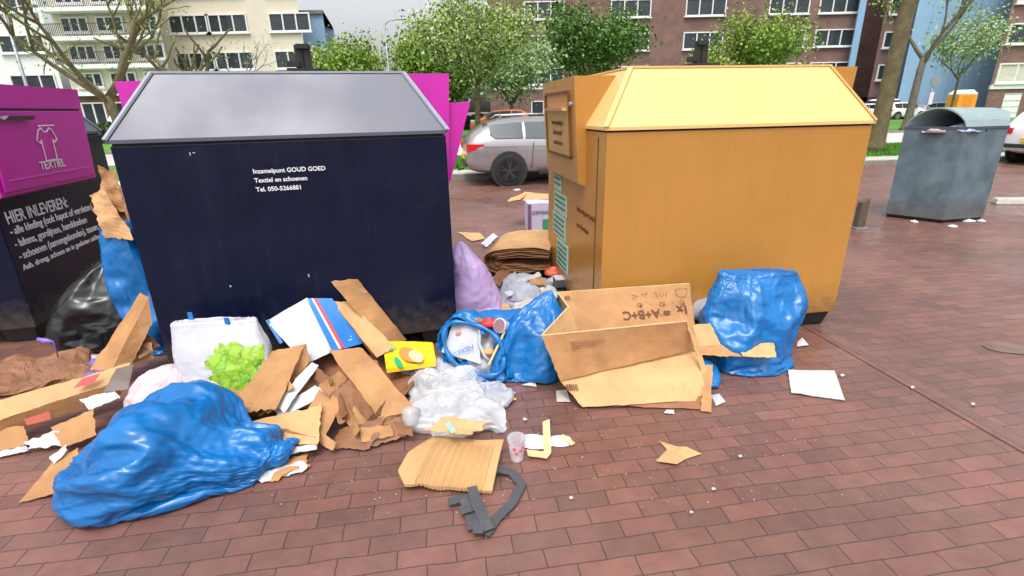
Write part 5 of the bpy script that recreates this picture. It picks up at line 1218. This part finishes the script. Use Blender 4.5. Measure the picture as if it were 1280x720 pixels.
# glass jar and scraps between open bag and carton
jr = thing('glass_jar', 'small clear jar standing right of the open blue bag', 'jar', G(667, 470, 0))
MB().tube([(0, 0, .002), (0, 0, .05), (0, 0, .062)], [.033, .033, .026], 20).build('jar_wall', mat('jar_glass', (.5, .5, .42), .1, trans=.5), jr, smooth=True)
MB().tube([(0, 0, .062), (0, 0, .078)], .029, 20).build('lid', paper, jr, smooth=True)
def scrap(pts, m, label, cat='paper scrap', seed=1, z=.004, group=None, name='paper_scrap'):
    n_ = len(pts); top = [G(a, b_, z+.012*abs(math.sin(seed+i*2.1))) for i, (a, b_) in enumerate(pts)]
    cen = sum(top, Vector())/n_+Z_*.006; V = [cen]+top; V2 = V+[v-Z_*.002 for v in V]; k = n_+1
    fc = [(0, 1+i, 1+(i+1) % n_) for i in range(n_)]; fc += [tuple(k+a for a in q[::-1]) for q in fc]+[(1+i, k+1+i, k+1+(i+1) % n_, 1+(i+1) % n_) for i in range(n_)]
    return tag(mesh(name, V2, fc, m, None), label, cat, group)
scrap([(672, 460), (690, 455), (694, 468), (680, 471)], paper, 'white torn paper right of the glass jar', seed=1)
scrap([(652, 481), (668, 476), (671, 483)], paper, 'white paper triangle in front of the glass jar', seed=2)
scrap([(695, 488), (708, 487), (713, 502), (696, 502)], mat('greyish_card', (.5, .45, .42), .8), 'pale grey card square at the left foot of the opened carton', seed=3)
scrap([(824, 551), (846, 558), (857, 558), (877, 567), (858, 573), (846, 580), (820, 576), (834, 562)], card_l, 'torn tan card scrap alone on the bricks below the opened carton', 'cardboard scrap', seed=4, name='cardboard_scrap')
scrap([(833, 512), (842, 512), (843, 517), (830, 516)], paper, 'small pale scrap under the opened carton', seed=5)
scrap([(889, 494), (899, 492), (907, 502), (895, 507)], mat('grey_scrap', (.45, .5, .55), .6), 'grey plastic scrap right of the small blue bag', seed=6)
scrap([(997, 427), (1003, 422), (1011, 431), (996, 433)], paper, 'white paper corner behind the tall blue bag foot', seed=7)
sheet('paper_sheet', [[(985, 463, .012), (1043, 464, .014), (1056, 500, .012), (989, 491, .012)]], paper, seed=35, wob=.004, rag=.002, label='blank white sheet of paper flat on the bricks right of the tall blue bag', cat='paper')
k_ = 0
for (a, b_, lb) in ((714, 622, 'white round cap on the bricks near the bottom centre'), (656, 524, 'tiny pink crumb left of the bent cardboard strip'), (925, 570, 'lone pale crumb in the open brick area'), (1053, 469, 'white crumb at the upper right corner of the blank sheet'), (892, 611, 'white crumb low in the open brick area'), (864, 640, 'pale gum mark at the bottom edge'), (1141, 484, 'white crumb beside the diagonal paving strip'), (1216, 505, 'crumb on the far side of the paving strip')):
    k_ += 1; scrap([(a-2.5, b_-1), (a-1, b_-2), (a+2, b_-1.6), (a+3, b_+.6), (a+.5, b_+1.1), (a-1, b_+2)], paper, lb, 'litter crumb', seed=10+k_, name='litter_crumb')
# uncountable fine litter
V = []; Fc = []; rnd = random.Random(9)
for _ in range(520):
    px = rnd.gauss(800, 230); py = rnd.uniform(395, 640) if px > 640 else rnd.uniform(560, 645)
    q = G(px, py, .005); s = rnd.uniform(.002, .006); k = len(V); a = rnd.random()*6
    V += [q+Vector((math.cos(a+t)*s, math.sin(a+t)*s*rnd.uniform(.4, 1), .001*t)) for t in (0, 1.8, 3.5)]+[q+Vector((0, 0, .004))]; Fc += [(k, k+1, k+3), (k+1, k+2, k+3), (k+2, k, k+3)]
tag(mesh('fine_litter', V, Fc, mat('crumbs', (.42, .34, .28), .9, var=.4)), 'fine crumbs and grit strewn over the bricks', 'litter', kind='stuff')

# ---- the opened carton with print
ct = thing('cardboard_box', 'opened brown carton with printed inner flap in front of the ochre container', 'cardboard box', G(780, 500, 0))
A0, A1 = (678, 420, .34), (860, 400, .33)
bkL, bkR = (697, 366, .42), (862, 355, .42)
sheet('back_panel', [[(697, 366, .46), (862, 355, .46), (875, 460, .01), (727, 475, .01)]], card, ct, seed=41, wob=.003, rag=.002, n=18)
sheet('side_panel', [[(678, 420, .40), (710, 385, .44), (745, 470, .06), (712, 485, .06)]], card_l, ct, seed=42, wob=.003, rag=.002)
sheet('side_panel', [[(697, 366, .46), (711, 385, .44), (745, 470, .06), (728, 468, .06)]], card_l, ct, seed=43, wob=.003, rag=.002)
sheet('front_panel', [[(677, 420, .40), (858, 402, .385), (872, 436, .19), (700, 476, .145)]], card, ct, seed=44, wob=.004, rag=.003, n=18)
sheet('front_flap', [[(700, 476, .14), (872, 434, .18), (882, 500, .03), (728, 509, .02)]], card_l, ct, seed=45, wob=.005, rag=.003, n=18)
sheet('bottom_flap', [[(722, 466, .12), (862, 440, .14), (888, 512, .010), (726, 506, .012)]], card_d, ct, seed=46, wob=.005, rag=.004, n=14)
edge_m = mat('raw_card_edge', (.62, .42, .22), .85, var=.15, vscale=30)
for (a, b_) in (((677, 419.5, .402), (858, 401.5, .387)), ((697, 365.5, .462), (862, 354.5, .462)), ((677, 419.5, .402), (710, 384.5, .442)), ((697, 365.5, .462), (711, 384.5, .442))):
    A_, B_ = PW(*a), PW(*b_); MB().bar(A_, B_, .009, .006).build('raw_edge', edge_m, ct, world=True)
# right side edge of the box
sheet('side_panel', [[(858, 402, .385), (866, 406, .375), (886, 470, .08), (879, 470, .09)]], card_l, ct, seed=47, wob=.005, rag=.006)
# printed inner flap (upside down)
P00, P10, P01 = PW(697, 366, .46), PW(862, 355, .46), PW(727, 475, .01)
ux = (P10-P00).normalized(); vv = -(PW(875, 460, .01)-P10); vy = (vv-ux*vv.dot(ux)).normalized(); nn_ = ux.cross(vy)
if nn_.dot(EYE-P00) < 0: nn_ = -nn_
def onb(px, py, lift=.010):
    return planehit(px, py, P00, nn_)+nn_*lift
def inked(s, px, py, size, m=brown_ink, name='lettering', par=ct):
    o = onb(px, py); return text(name, s, size, m, par, frame(o, -ux, -vy), world=True, thick=.001, bold=.0016)
inked('1x', 859, 382, .080); inked('= A+B+C', 836, 386, .082)
for (cx, s) in ((852, 'A'), (827, 'B'), (799, 'C')):
    inked(s, cx+2.5, 379 if cx > 840 else (380 if cx > 810 else 381.5), .018, name='circled_letter')
    b = MB(); cc_ = onb(cx, 381.5 if cx < 810 else 380.5 if cx < 840 else 378.5); pts = [cc_+ux*math.cos(a*math.pi/10)*.017+vy*math.sin(a*math.pi/10)*.013 for a in range(21)]; b.tube(pts, .0014, 5); b.build('printed_ring', brown_ink, ct, world=True)
for (cx, cy) in ((840, 379), (813, 381)): b = MB(); q = onb(cx, cy); b.box(q, (.006, .003, .003)); b.build('printed_dot', brown_ink, ct, world=True)
# little pictograms: pouch, hand, hand, slash strokes
def pict(pts, nm='pictogram', r=.0013): MB().tube([onb(a, b_) for a, b_ in pts], r, 5).build(nm, brown_ink, ct, world=True)
pict([(843, 362), (858, 361), (857, 370), (850, 372), (845, 369), (843, 362)])
pict([(818, 365), (821, 372), (824, 367), (826, 372), (829, 367), (832, 371), (833, 364)])
pict([(800, 368), (806, 369), (808, 366)]); pict([(789, 369), (797, 371)]); pict([(789, 373), (794, 374)])
pict([(822, 389), (827, 396), (830, 388), (834, 395), (838, 389)])
q = onb(709, 373); pts = [q+ux*math.cos(a*math.pi/8)*.016+vy*math.sin(a*math.pi/8)*.014 for a in range(17)]; MB().tube(pts, .0014, 5).build('printed_ring', brown_ink, ct, world=True)
pict([(705, 375), (712, 371)]); pict([(706, 371), (713, 375)])
# barcodes and small print on the front
Q0, Q1, Q2 = PW(700, 476, .14), PW(872, 434, .18), PW(728, 509, .02)
fn = (Q1-Q0).cross(Q2-Q0).normalized(); fn = fn if fn.dot(EYE-Q0) > 0 else -fn
def onf(px, py, P=Q0, nrm=fn, lift=.012): return planehit(px, py, P, nrm)+nrm*lift
b = MB(); rnd = random.Random(3)
x = 846.0
while x < 865: w1 = rnd.uniform(.5, 1.4); b.hexa([onf(x, 496, lift=.020), onf(x+w1, 496, lift=.020), onf(x+w1, 496, lift=.024), onf(x, 496, lift=.024), onf(x-.3, 484, lift=.020), onf(x+w1-.3, 484, lift=.020), onf(x+w1-.3, 484, lift=.024), onf(x-.3, 484, lift=.024)]); x += w1+rnd.uniform(.7, 1.4)
b.build('barcode', brown_ink, ct, world=True)
b = MB(); x = 706.0
while x < 721: w1 = rnd.uniform(.5, 1.2); b.hexa([onf(x+2, 489, lift=.011), onf(x+w1+2, 489, lift=.011), onf(x+w1+2, 489, lift=.014), onf(x+2, 489, lift=.014), onf(x, 481, lift=.011), onf(x+w1, 481, lift=.011), onf(x+w1, 481, lift=.014), onf(x, 481, lift=.014)]); x += w1+rnd.uniform(.6, 1.3)
b.build('barcode', brown_ink, ct, world=True)
R0, R1, R2 = PW(677, 420, .40), PW(858, 402, .385), PW(700, 476, .145)
fn2 = (R1-R0).cross(R2-R0).normalized(); fn2 = fn2 if fn2.dot(EYE-R0) > 0 else -fn2
pale_ink = mat('faint_print', (.27, .12, .05), .7)
for k in range(4):
    a, c_ = onf(712+k, 427+k*3, R0, fn2, .009), onf((758, 752, 745, 724)[k], 424+k*3, R0, fn2, .009); MB().bar(a, c_, .0035, .002).build('small_print', pale_ink, ct, world=True)
# flaps at right of the carton
sheet('cardboard_piece', [[(866, 406, .30), (906, 403, .30), (934, 431, .20), (870, 433, .20)]], card_l, seed=51, wob=.004, label='tan flap sticking out right of the opened carton', cat='cardboard')
sheet('cardboard_piece', [[(868, 433, .20), (934, 431, .20), (928, 446, .15), (872, 444, .16)]], card, seed=52, wob=.006, rag=.004, label='second flap folded below the tan one by the opened carton', cat='cardboard')
sheet('cardboard_piece', [[(918, 410, .26), (966, 412, .24), (970, 447, .16), (928, 446, .16)], [(918, 410, .26), (966, 412, .24), (966, 416, .25), (922, 404, .29)]], card_l, seed=53, wob=.004, label='outer tan card leaning against the tall blue bag', cat='cardboard')
sheet('cardboard_piece', [[(879, 458, .12), (891, 456, .12), (889, 515, .012), (876, 514, .012)]], card, seed=54, wob=.008, rag=.006, label='narrow card standing at the right end of the opened carton', cat='cardboard')
crumple('plastic_bag', PW(888, 398, .2)+Vector((0, .05, -.05)), .10, .07, .15, whitebag, 'small white plastic bag between carton and tall blue bag', 'plastic bag', seed=91, amp=.02, fr=9, n=70, z0=.05)

# ---- left heap
lb_ = thing('long_carton', 'long flat brown carton with red square label lying at the far left', 'carton', G(80, 500, .1))
sheet('top_panel', [[(-40, 512, .22), (165, 453, .24), (150, 476, .18), (-40, 538, .16)]], card_l, lb_, seed=60, wob=.006, n=20)
sheet('front_panel', [[(-40, 538, .16), (150, 476, .18), (152, 492, .10), (-40, 560, .06)]], card, lb_, seed=61, wob=.006, n=20)
sheet('red_label', off([[(103, 473, .235), (125, 467, .237), (117, 478, .207), (92, 485, .205)]], .012), redp, lb_, seed=62, wob=0, rag=0, n=4)
sheet('brown_tape', off([[(145, 461, .24), (167, 455, .24), (160, 487, .15), (130, 490, .165)]], .012), mat('brown_tape', (.12, .085, .07), .3, var=.2), lb_, seed=63, wob=.002, rag=.002, n=6)
sheet('red_print', off([[(30, 524, .15), (62, 514, .155), (64, 524, .12), (34, 532, .12)]], .014), mat('faded_red', (.35, .06, .03), .6, var=.3), lb_, seed=64, wob=0, rag=0, n=4)
sheet('cardboard_piece', [[(112, 462, .12), (176, 366, .52), (186, 372, .52), (140, 462, .14)], [(140, 462, .14), (186, 372, .52), (190, 405, .36), (165, 455, .14)]], card, seed=65, wob=.006, label='long brown carton standing on end left of the navy container', cat='cardboard')
sheet('cardboard_piece', [[(142, 440, .20), (190, 428, .24), (192, 450, .12), (150, 456, .12)]], card_l, seed=66, wob=.01, rag=.008, label='pale torn card flap at the foot of the standing carton', cat='cardboard')
sheet('cardboard_piece', [[(64, 535, .08), (118, 512, .12), (122, 545, .05), (80, 560, .04)]], card, seed=67, wob=.01, label='brown card sheet between long carton and big blue bag', cat='cardboard')
sheet('cardboard_piece', [[(66, 578, .02), (98, 560, .05), (100, 610, .02), (24, 628, .01)]], card, seed=68, wob=.006, label='brown card flap half under the big blue bag at lower left', cat='cardboard')
sheet('cardboard_piece', [[(-20, 540, .10), (30, 532, .11), (38, 556, .04), (-20, 568, .03)]], card, seed=69, wob=.008, label='brown card under the long carton at the left picture edge', cat='cardboard')
sheet('cardboard_piece', [[(150, 428, .26), (176, 408, .34), (200, 432, .20), (176, 448, .16)]], card_d, seed=70, wob=.012, label='dark brown card behind the white bags left of the lettuce bag', cat='cardboard')
sheet('paper_sheet', [[(100, 500, .15), (143, 488, .17), (150, 497, .14), (112, 513, .12)]], paper, seed=71, wob=.003, label='small white paper card on the long carton beside the big blue bag', cat='paper')
sheet('paper_sheet', [[(62, 572, .05), (82, 556, .07), (84, 562, .06), (68, 580, .03)]], paper, seed=72, wob=.003, label='white paper tip above the lower left card flap', cat='paper')
sheet('paper_sheet', [[(30, 553, .06), (70, 538, .08), (76, 556, .04), (40, 561, .03)]], paper, seed=73, wob=.012, rag=.01, label='crumpled white tissue paper below the long carton', cat='paper')
sheet('paper_sheet', [[(-10, 566, .03), (34, 558, .04), (36, 563, .02), (-10, 574, .01)]], paper, seed=74, wob=.004, label='white paper edge at the far left below the cards', cat='paper')
crumple('plastic_bag', (-1.98, 2.62, 0), .20, .16, .25, pinkbag, 'rosy white plastic bag left of the lettuce bag', 'plastic bag', seed=92, amp=.04, fr=4.5, n=100)
crumple('plastic_bag', (-1.87, 2.82, 0), .09, .08, .36, pinkbag, 'thin white plastic bag stub standing behind the rosy bag', 'plastic bag', seed=93, amp=.03, fr=6, n=80)
crumple('plastic_bag', G(112, 455, .05)+Vector((0, .05, -.05)), .07, .06, .10, whitebag, 'small white crumpled bag beside the standing carton', 'plastic bag', seed=94, amp=.02, fr=9, n=60)
crumple('crumpled_paper', G(38, 478, .0)+Vector((0, .05, 0)), .30, .17, .17, card_d, 'crumpled brown wrapping paper against the left container', 'wrapping paper', seed=95, amp=.04, fr=6, n=90)
crumple('crumpled_paper', G(90, 470, .0)+Vector((0, .05, 0)), .17, .12, .11, mat('purple_net', (.16, .10, .30), .6, var=.4), 'tangle of purple ribbon beside the brown wrapping paper', 'ribbon', seed=96, amp=.05, fr=9, n=90)
rb = MB()
rb.tube([G(48, 424, .30), G(57, 426, .30), G(66, 427, .29), G(69, 435, .24), G(73, 446, .18)], [.012, .016, .008, .004, .004], 8)
rb.build('ribbon', mat('violet_ribbon', (.22, .16, .60), .4), smooth=True); tag(bpy.data.objects['ribbon'], 'thin violet ribbon end sticking up before the left container', 'ribbon')
# kraft paper on top of the narrow blue bag
kp = thing('kraft_paper', 'crumpled kraft paper stuffed into the top of the narrow blue bag', 'wrapping paper', (-2.7, 3.5, .9))
def yq(q): return YP(*q)
sheet('paper_fold', [[YP(110, 244, 3.42), YP(128, 232, 3.45), YP(170, 300, 3.38), YP(132, 296, 3.38)]], card_l, kp, seed=80, wob=.02, rag=.01, world_pts=True)
sheet('paper_fold', [[YP(124, 208, 3.55), YP(146, 214, 3.55), YP(160, 268, 3.45), YP(124, 254, 3.5)]], card, kp, seed=81, wob=.03, rag=.01, world_pts=True)
sheet('paper_fold', [[YP(136, 218, 3.6), YP(146, 240, 3.55), YP(166, 292, 3.45), YP(140, 262, 3.5)]], card_d, kp, seed=82, wob=.02, rag=.01, world_pts=True)

# ---- heap between the containers
fc = thing('folded_cardboard', 'stack of folded brown card sheets lying between the containers', 'cardboard', G(650, 330, .2))
def folded():
    o0 = Vector((-.24, 4.55, .13)); xd = Vector((1, .08, -.06)).normalized(); dd = Vector((.22, .95, .0)).normalized(); Lx = .60
    for k in range(6):
        ins = .012+k*.021; top = .27-k*.018; bot = .02+k*.018; hgt = (top-bot)/2; mid = (top+bot)/2; prof = []
        for i in range(13): t = i/12; prof.append((Lx-(Lx-ins-hgt)*t, mid+hgt*(.78+.30*math.sin(t*2.6+.3))*(1 if t < 1 else 1)))
        yt = prof[-1][1]-mid
        for i in range(1, 12): a = math.pi*i/12; prof.append((ins+hgt-math.sin(a)*hgt*1.25, mid+math.cos(a)*yt))
        for i in range(13): t = i/12; prof.append((ins+hgt+(Lx-ins-hgt)*t, mid-yt+(.05-.1*k/6)*t*.6+.01*math.sin(t*9+k)))
        m_ = 9; V = []; n_ = len(prof)
        for th in (0, .006):
            for i, (a, z) in enumerate(prof):
                for j in range(m_):
                    v = j/(m_-1); q = o0+xd*(a+(.010*noise.noise(Vector((k*3, v*4, i*.2)))))+dd*(v*(.62-.02*k)+.012*noise.noise(Vector((i*.35, k*5, 1))))+Z_*(z+th*(1 if i < n_/2 else -1)+.03*v+.012*noise.noise(Vector((i*.2, v*3, k)))); V.append(q)
        f1 = [(i*m_+j, (i+1)*m_+j, (i+1)*m_+j+1, i*m_+j+1) for i in range(n_-1) for j in range(m_-1)]; N_ = n_*m_
        F_all = f1+[tuple(N_+x for x in q[::-1]) for q in f1]
        for i in range(n_-1):
            for j in (0, m_-1): F_all.append((i*m_+j, (i+1)*m_+j, N_+(i+1)*m_+j, N_+i*m_+j))
        mesh('card_layer', V, F_all, card_l if k == 0 else (card, card_d)[k % 2], fc, world=True)
folded()
crumple('crumpled_card', G(650, 345, .0)+Vector((0, .05, 0)), .28, .2, .24, card_d, 'damp card stack below the folded sheets', 'cardboard', seed=97, amp=.03, fr=4, n=90)
crumple('cloth', G(632, 372, .0)+Vector((0, .05, 0)), .32, .22, .14, grey_cloth, 'grey crumpled cloth between lilac bag and folded card', 'cloth', seed=98, amp=.05, fr=4, n=110)
crumple('cloth', G(655, 388, .0)+Vector((0, .1, 0)), .25, .2, .10, mat('pale_litter', (.5, .48, .46), .8, var=.4, vscale=12), 'pale mixed rags behind the pointed blue bag', 'cloth', seed=99, amp=.05, fr=7, n=110)
rnd = random.Random(5)
for k, (px, py, z, mm_, lb) in enumerate(((612, 352, .14, paper, 'curled white paper beside the orange stickered lilac bag'), (628, 344, .16, card_d, 'brown card bit under the folded sheets at the left'), (645, 352, .15, grey_cloth, 'grey paper flap on the crumpled cloth'), (660, 348, .17, paper, 'white paper shred under the folded card stack'), (672, 352, .16, card, 'tan card bit right of the white shred'), (640, 366, .13, paper, 'long white paper shred on the grey cloth'), (621, 380, .10, card_l, 'pale card scrap leaning by the foot of the lilac bag'), (706, 328, .2, paper, 'white paper leaning at the ochre container side'), (716, 372, .06, paper, 'white paper scrap at the corner of the ochre container'), (612, 300, .02, paper, 'white paper strip on the road left of the folded card'))):
    a = rnd.uniform(-1, 1); L1, W1 = rnd.uniform(8, 16), rnd.uniform(4, 8); ca_, sa_ = math.cos(a), math.sin(a)
    sheet('litter_sheet', [[G(px-L1*ca_-W1*sa_, py+L1*sa_-W1*ca_*.6, z+.03), G(px+L1*ca_-W1*sa_, py-L1*sa_-W1*ca_*.6, z+.02), G(px+L1*ca_+W1*sa_, py-L1*sa_+W1*ca_*.6, z-.01), G(px-L1*ca_+W1*sa_, py+L1*sa_+W1*ca_*.6, z)]], mm_, seed=170+k, wob=.012, rag=.008, n=10, world_pts=True, label=lb, cat='litter')
# tray with grey box against the ochre side
tr = thing('paper_tray', 'white edged cardboard tray on the ground beside the ochre side', 'tray', G(720, 370, 0))
sheet('tray_wall', [[G(698, 320, .22), G(702, 318, .22), G(734, 354, .22), G(730, 357, .22)]], paper, tr, seed=100, wob=.002, world_pts=True, th=.006)
sheet('tray_wall', [[G(698, 320, .22), G(732, 356, .22), G(732, 366, .14), G(698, 334, .14)]], paper, tr, seed=101, wob=.002, world_pts=True)
sheet('tray_floor', [[G(690, 345, .10), G(712, 336, .10), G(738, 366, .10), G(700, 372, .10)]], black, tr, seed=102, wob=.002, world_pts=True)
gb = thing('small_box', 'small pale grey box lying in the paper tray', 'box', G(703, 348, .14))
q = G(704, 352, .15); MB().box(q, (.16, .12, .07), rz=.15).build('box_body', mat('grey_box', (.10, .10, .12), .5), gb, bevel=.004, world=True); MB().box(q+Z_*.04, (.162, .122, .012), rz=.15).build('box_lid', mat('grey_lid', (.55, .56, .62), .5), gb, bevel=.003, world=True)
crumple('red_wrapper', G(692, 335, .2)-Z_*.06, .06, .05, .08, mat('coral', (.65, .12, .06), .5, var=.5, vscale=20), 'coral coloured wrapper behind the peak of the blue bag', 'wrapper', seed=103, amp=.02, fr=14, z0=.0, n=50)
crumple('red_wrapper', G(694, 345, .14)-Z_*.06, .05, .05, .08, paper, 'white red trimmed wrapper beside the small grey box', 'wrapper', seed=104, amp=.02, fr=14, z0=.0, n=50)
# printed white carton behind
pcx = thing('printed_carton', 'open pale carton with green print standing behind the folded card', 'carton', G(672, 286, 0))
q = G(672, 290, 0)+Vector((.08, .15, 0)); hgt = .40
lilac = mat('lilac_card', (.50, .46, .60), .7, var=.08)
bb_ = MB().box(q+Z_*hgt/2, (.46, .30, hgt), rz=.12).build('carton_body', lilac, pcx, bevel=.004, world=True)
MB().box(q+Vector((-.19, -.172, hgt/2)), (.05, .01, hgt-.02), rz=.12).build('dark_edge', mat('mauve_edge', (.15, .09, .18), .6), pcx, world=True)
text('lettering', 'DEMAK-UP', .07, mat('dark_print', (.1, .08, .14), .6), pcx, frame(q+Vector((-.16, -.178, .25)), Vector((.993, .12, 0)), Z_), world=True)
MB().box(q+Vector((.08, -.158, .10)), (.18, .008, .16), rz=.12).build('green_print', mat('green_print', (.03, .25, .12), .6), pcx, world=True)
sheet('carton_flap', [[G(634, 252, .36), G(656, 240, .44), G(690, 243, .44), G(690, 248, .42)], [G(634, 252, .36), G(640, 247, .40), G(662, 240, .44), G(650, 250, .40)]], card_l, pcx, seed=105, wob=.006, world_pts=True)
sheet('cardboard_piece', [[G(572, 290, .01), G(600, 291, .01), G(606, 298, .01), G(590, 302, .01)]], card_l, seed=106, wob=.004, world_pts=True, n=6, label='thin pale card scrap on the road behind the lilac bag', cat='cardboard')
# litter around the grey bin and in it
for k, (a, b_, lb) in enumerate(((1143, 278, 'white litter scrap at the left foot of the grey bin'), (1210, 277, 'white crumpled litter at the front foot of the grey bin'), (1190, 284, 'tiny litter piece in front of the grey bin'), (1226, 277, 'litter piece at the right foot of the grey bin'), (646, 238, 'pale scrap on the road under the silver car'))):
    crumple('litter_scrap', G(a, b_, 0), .07 if k in (1, 4) else .04, .04, .04, paper, lb, 'litter', seed=120+k, amp=.01, fr=12, n=30)
crumple('rubbish_bag', (6.1, 7.4, 0), .30, .26, .16, blackbag, 'dark rubbish bag filling the opening of the grey bin', 'rubbish bag', seed=130, z0=1.15, amp=.03, n=60)
crumple('plastic_bag', (6.05, 7.04, 0), .12, .11, .13, mat('blue_white_bag', (.35, .40, .75), .35, var=.7, vscale=9), 'blue and white plastic bag showing in the grey bin opening', 'plastic bag', seed=131, z0=1.20, amp=.02, fr=7, n=60)
crumple('plastic_bag', (5.78, 7.18, 0), .09, .08, .07, mat('mauve_bag', (.35, .28, .30), .5), 'mauve plastic bag at the left of the grey bin opening', 'plastic bag', seed=132, z0=1.19, amp=.02, fr=7, n=60)
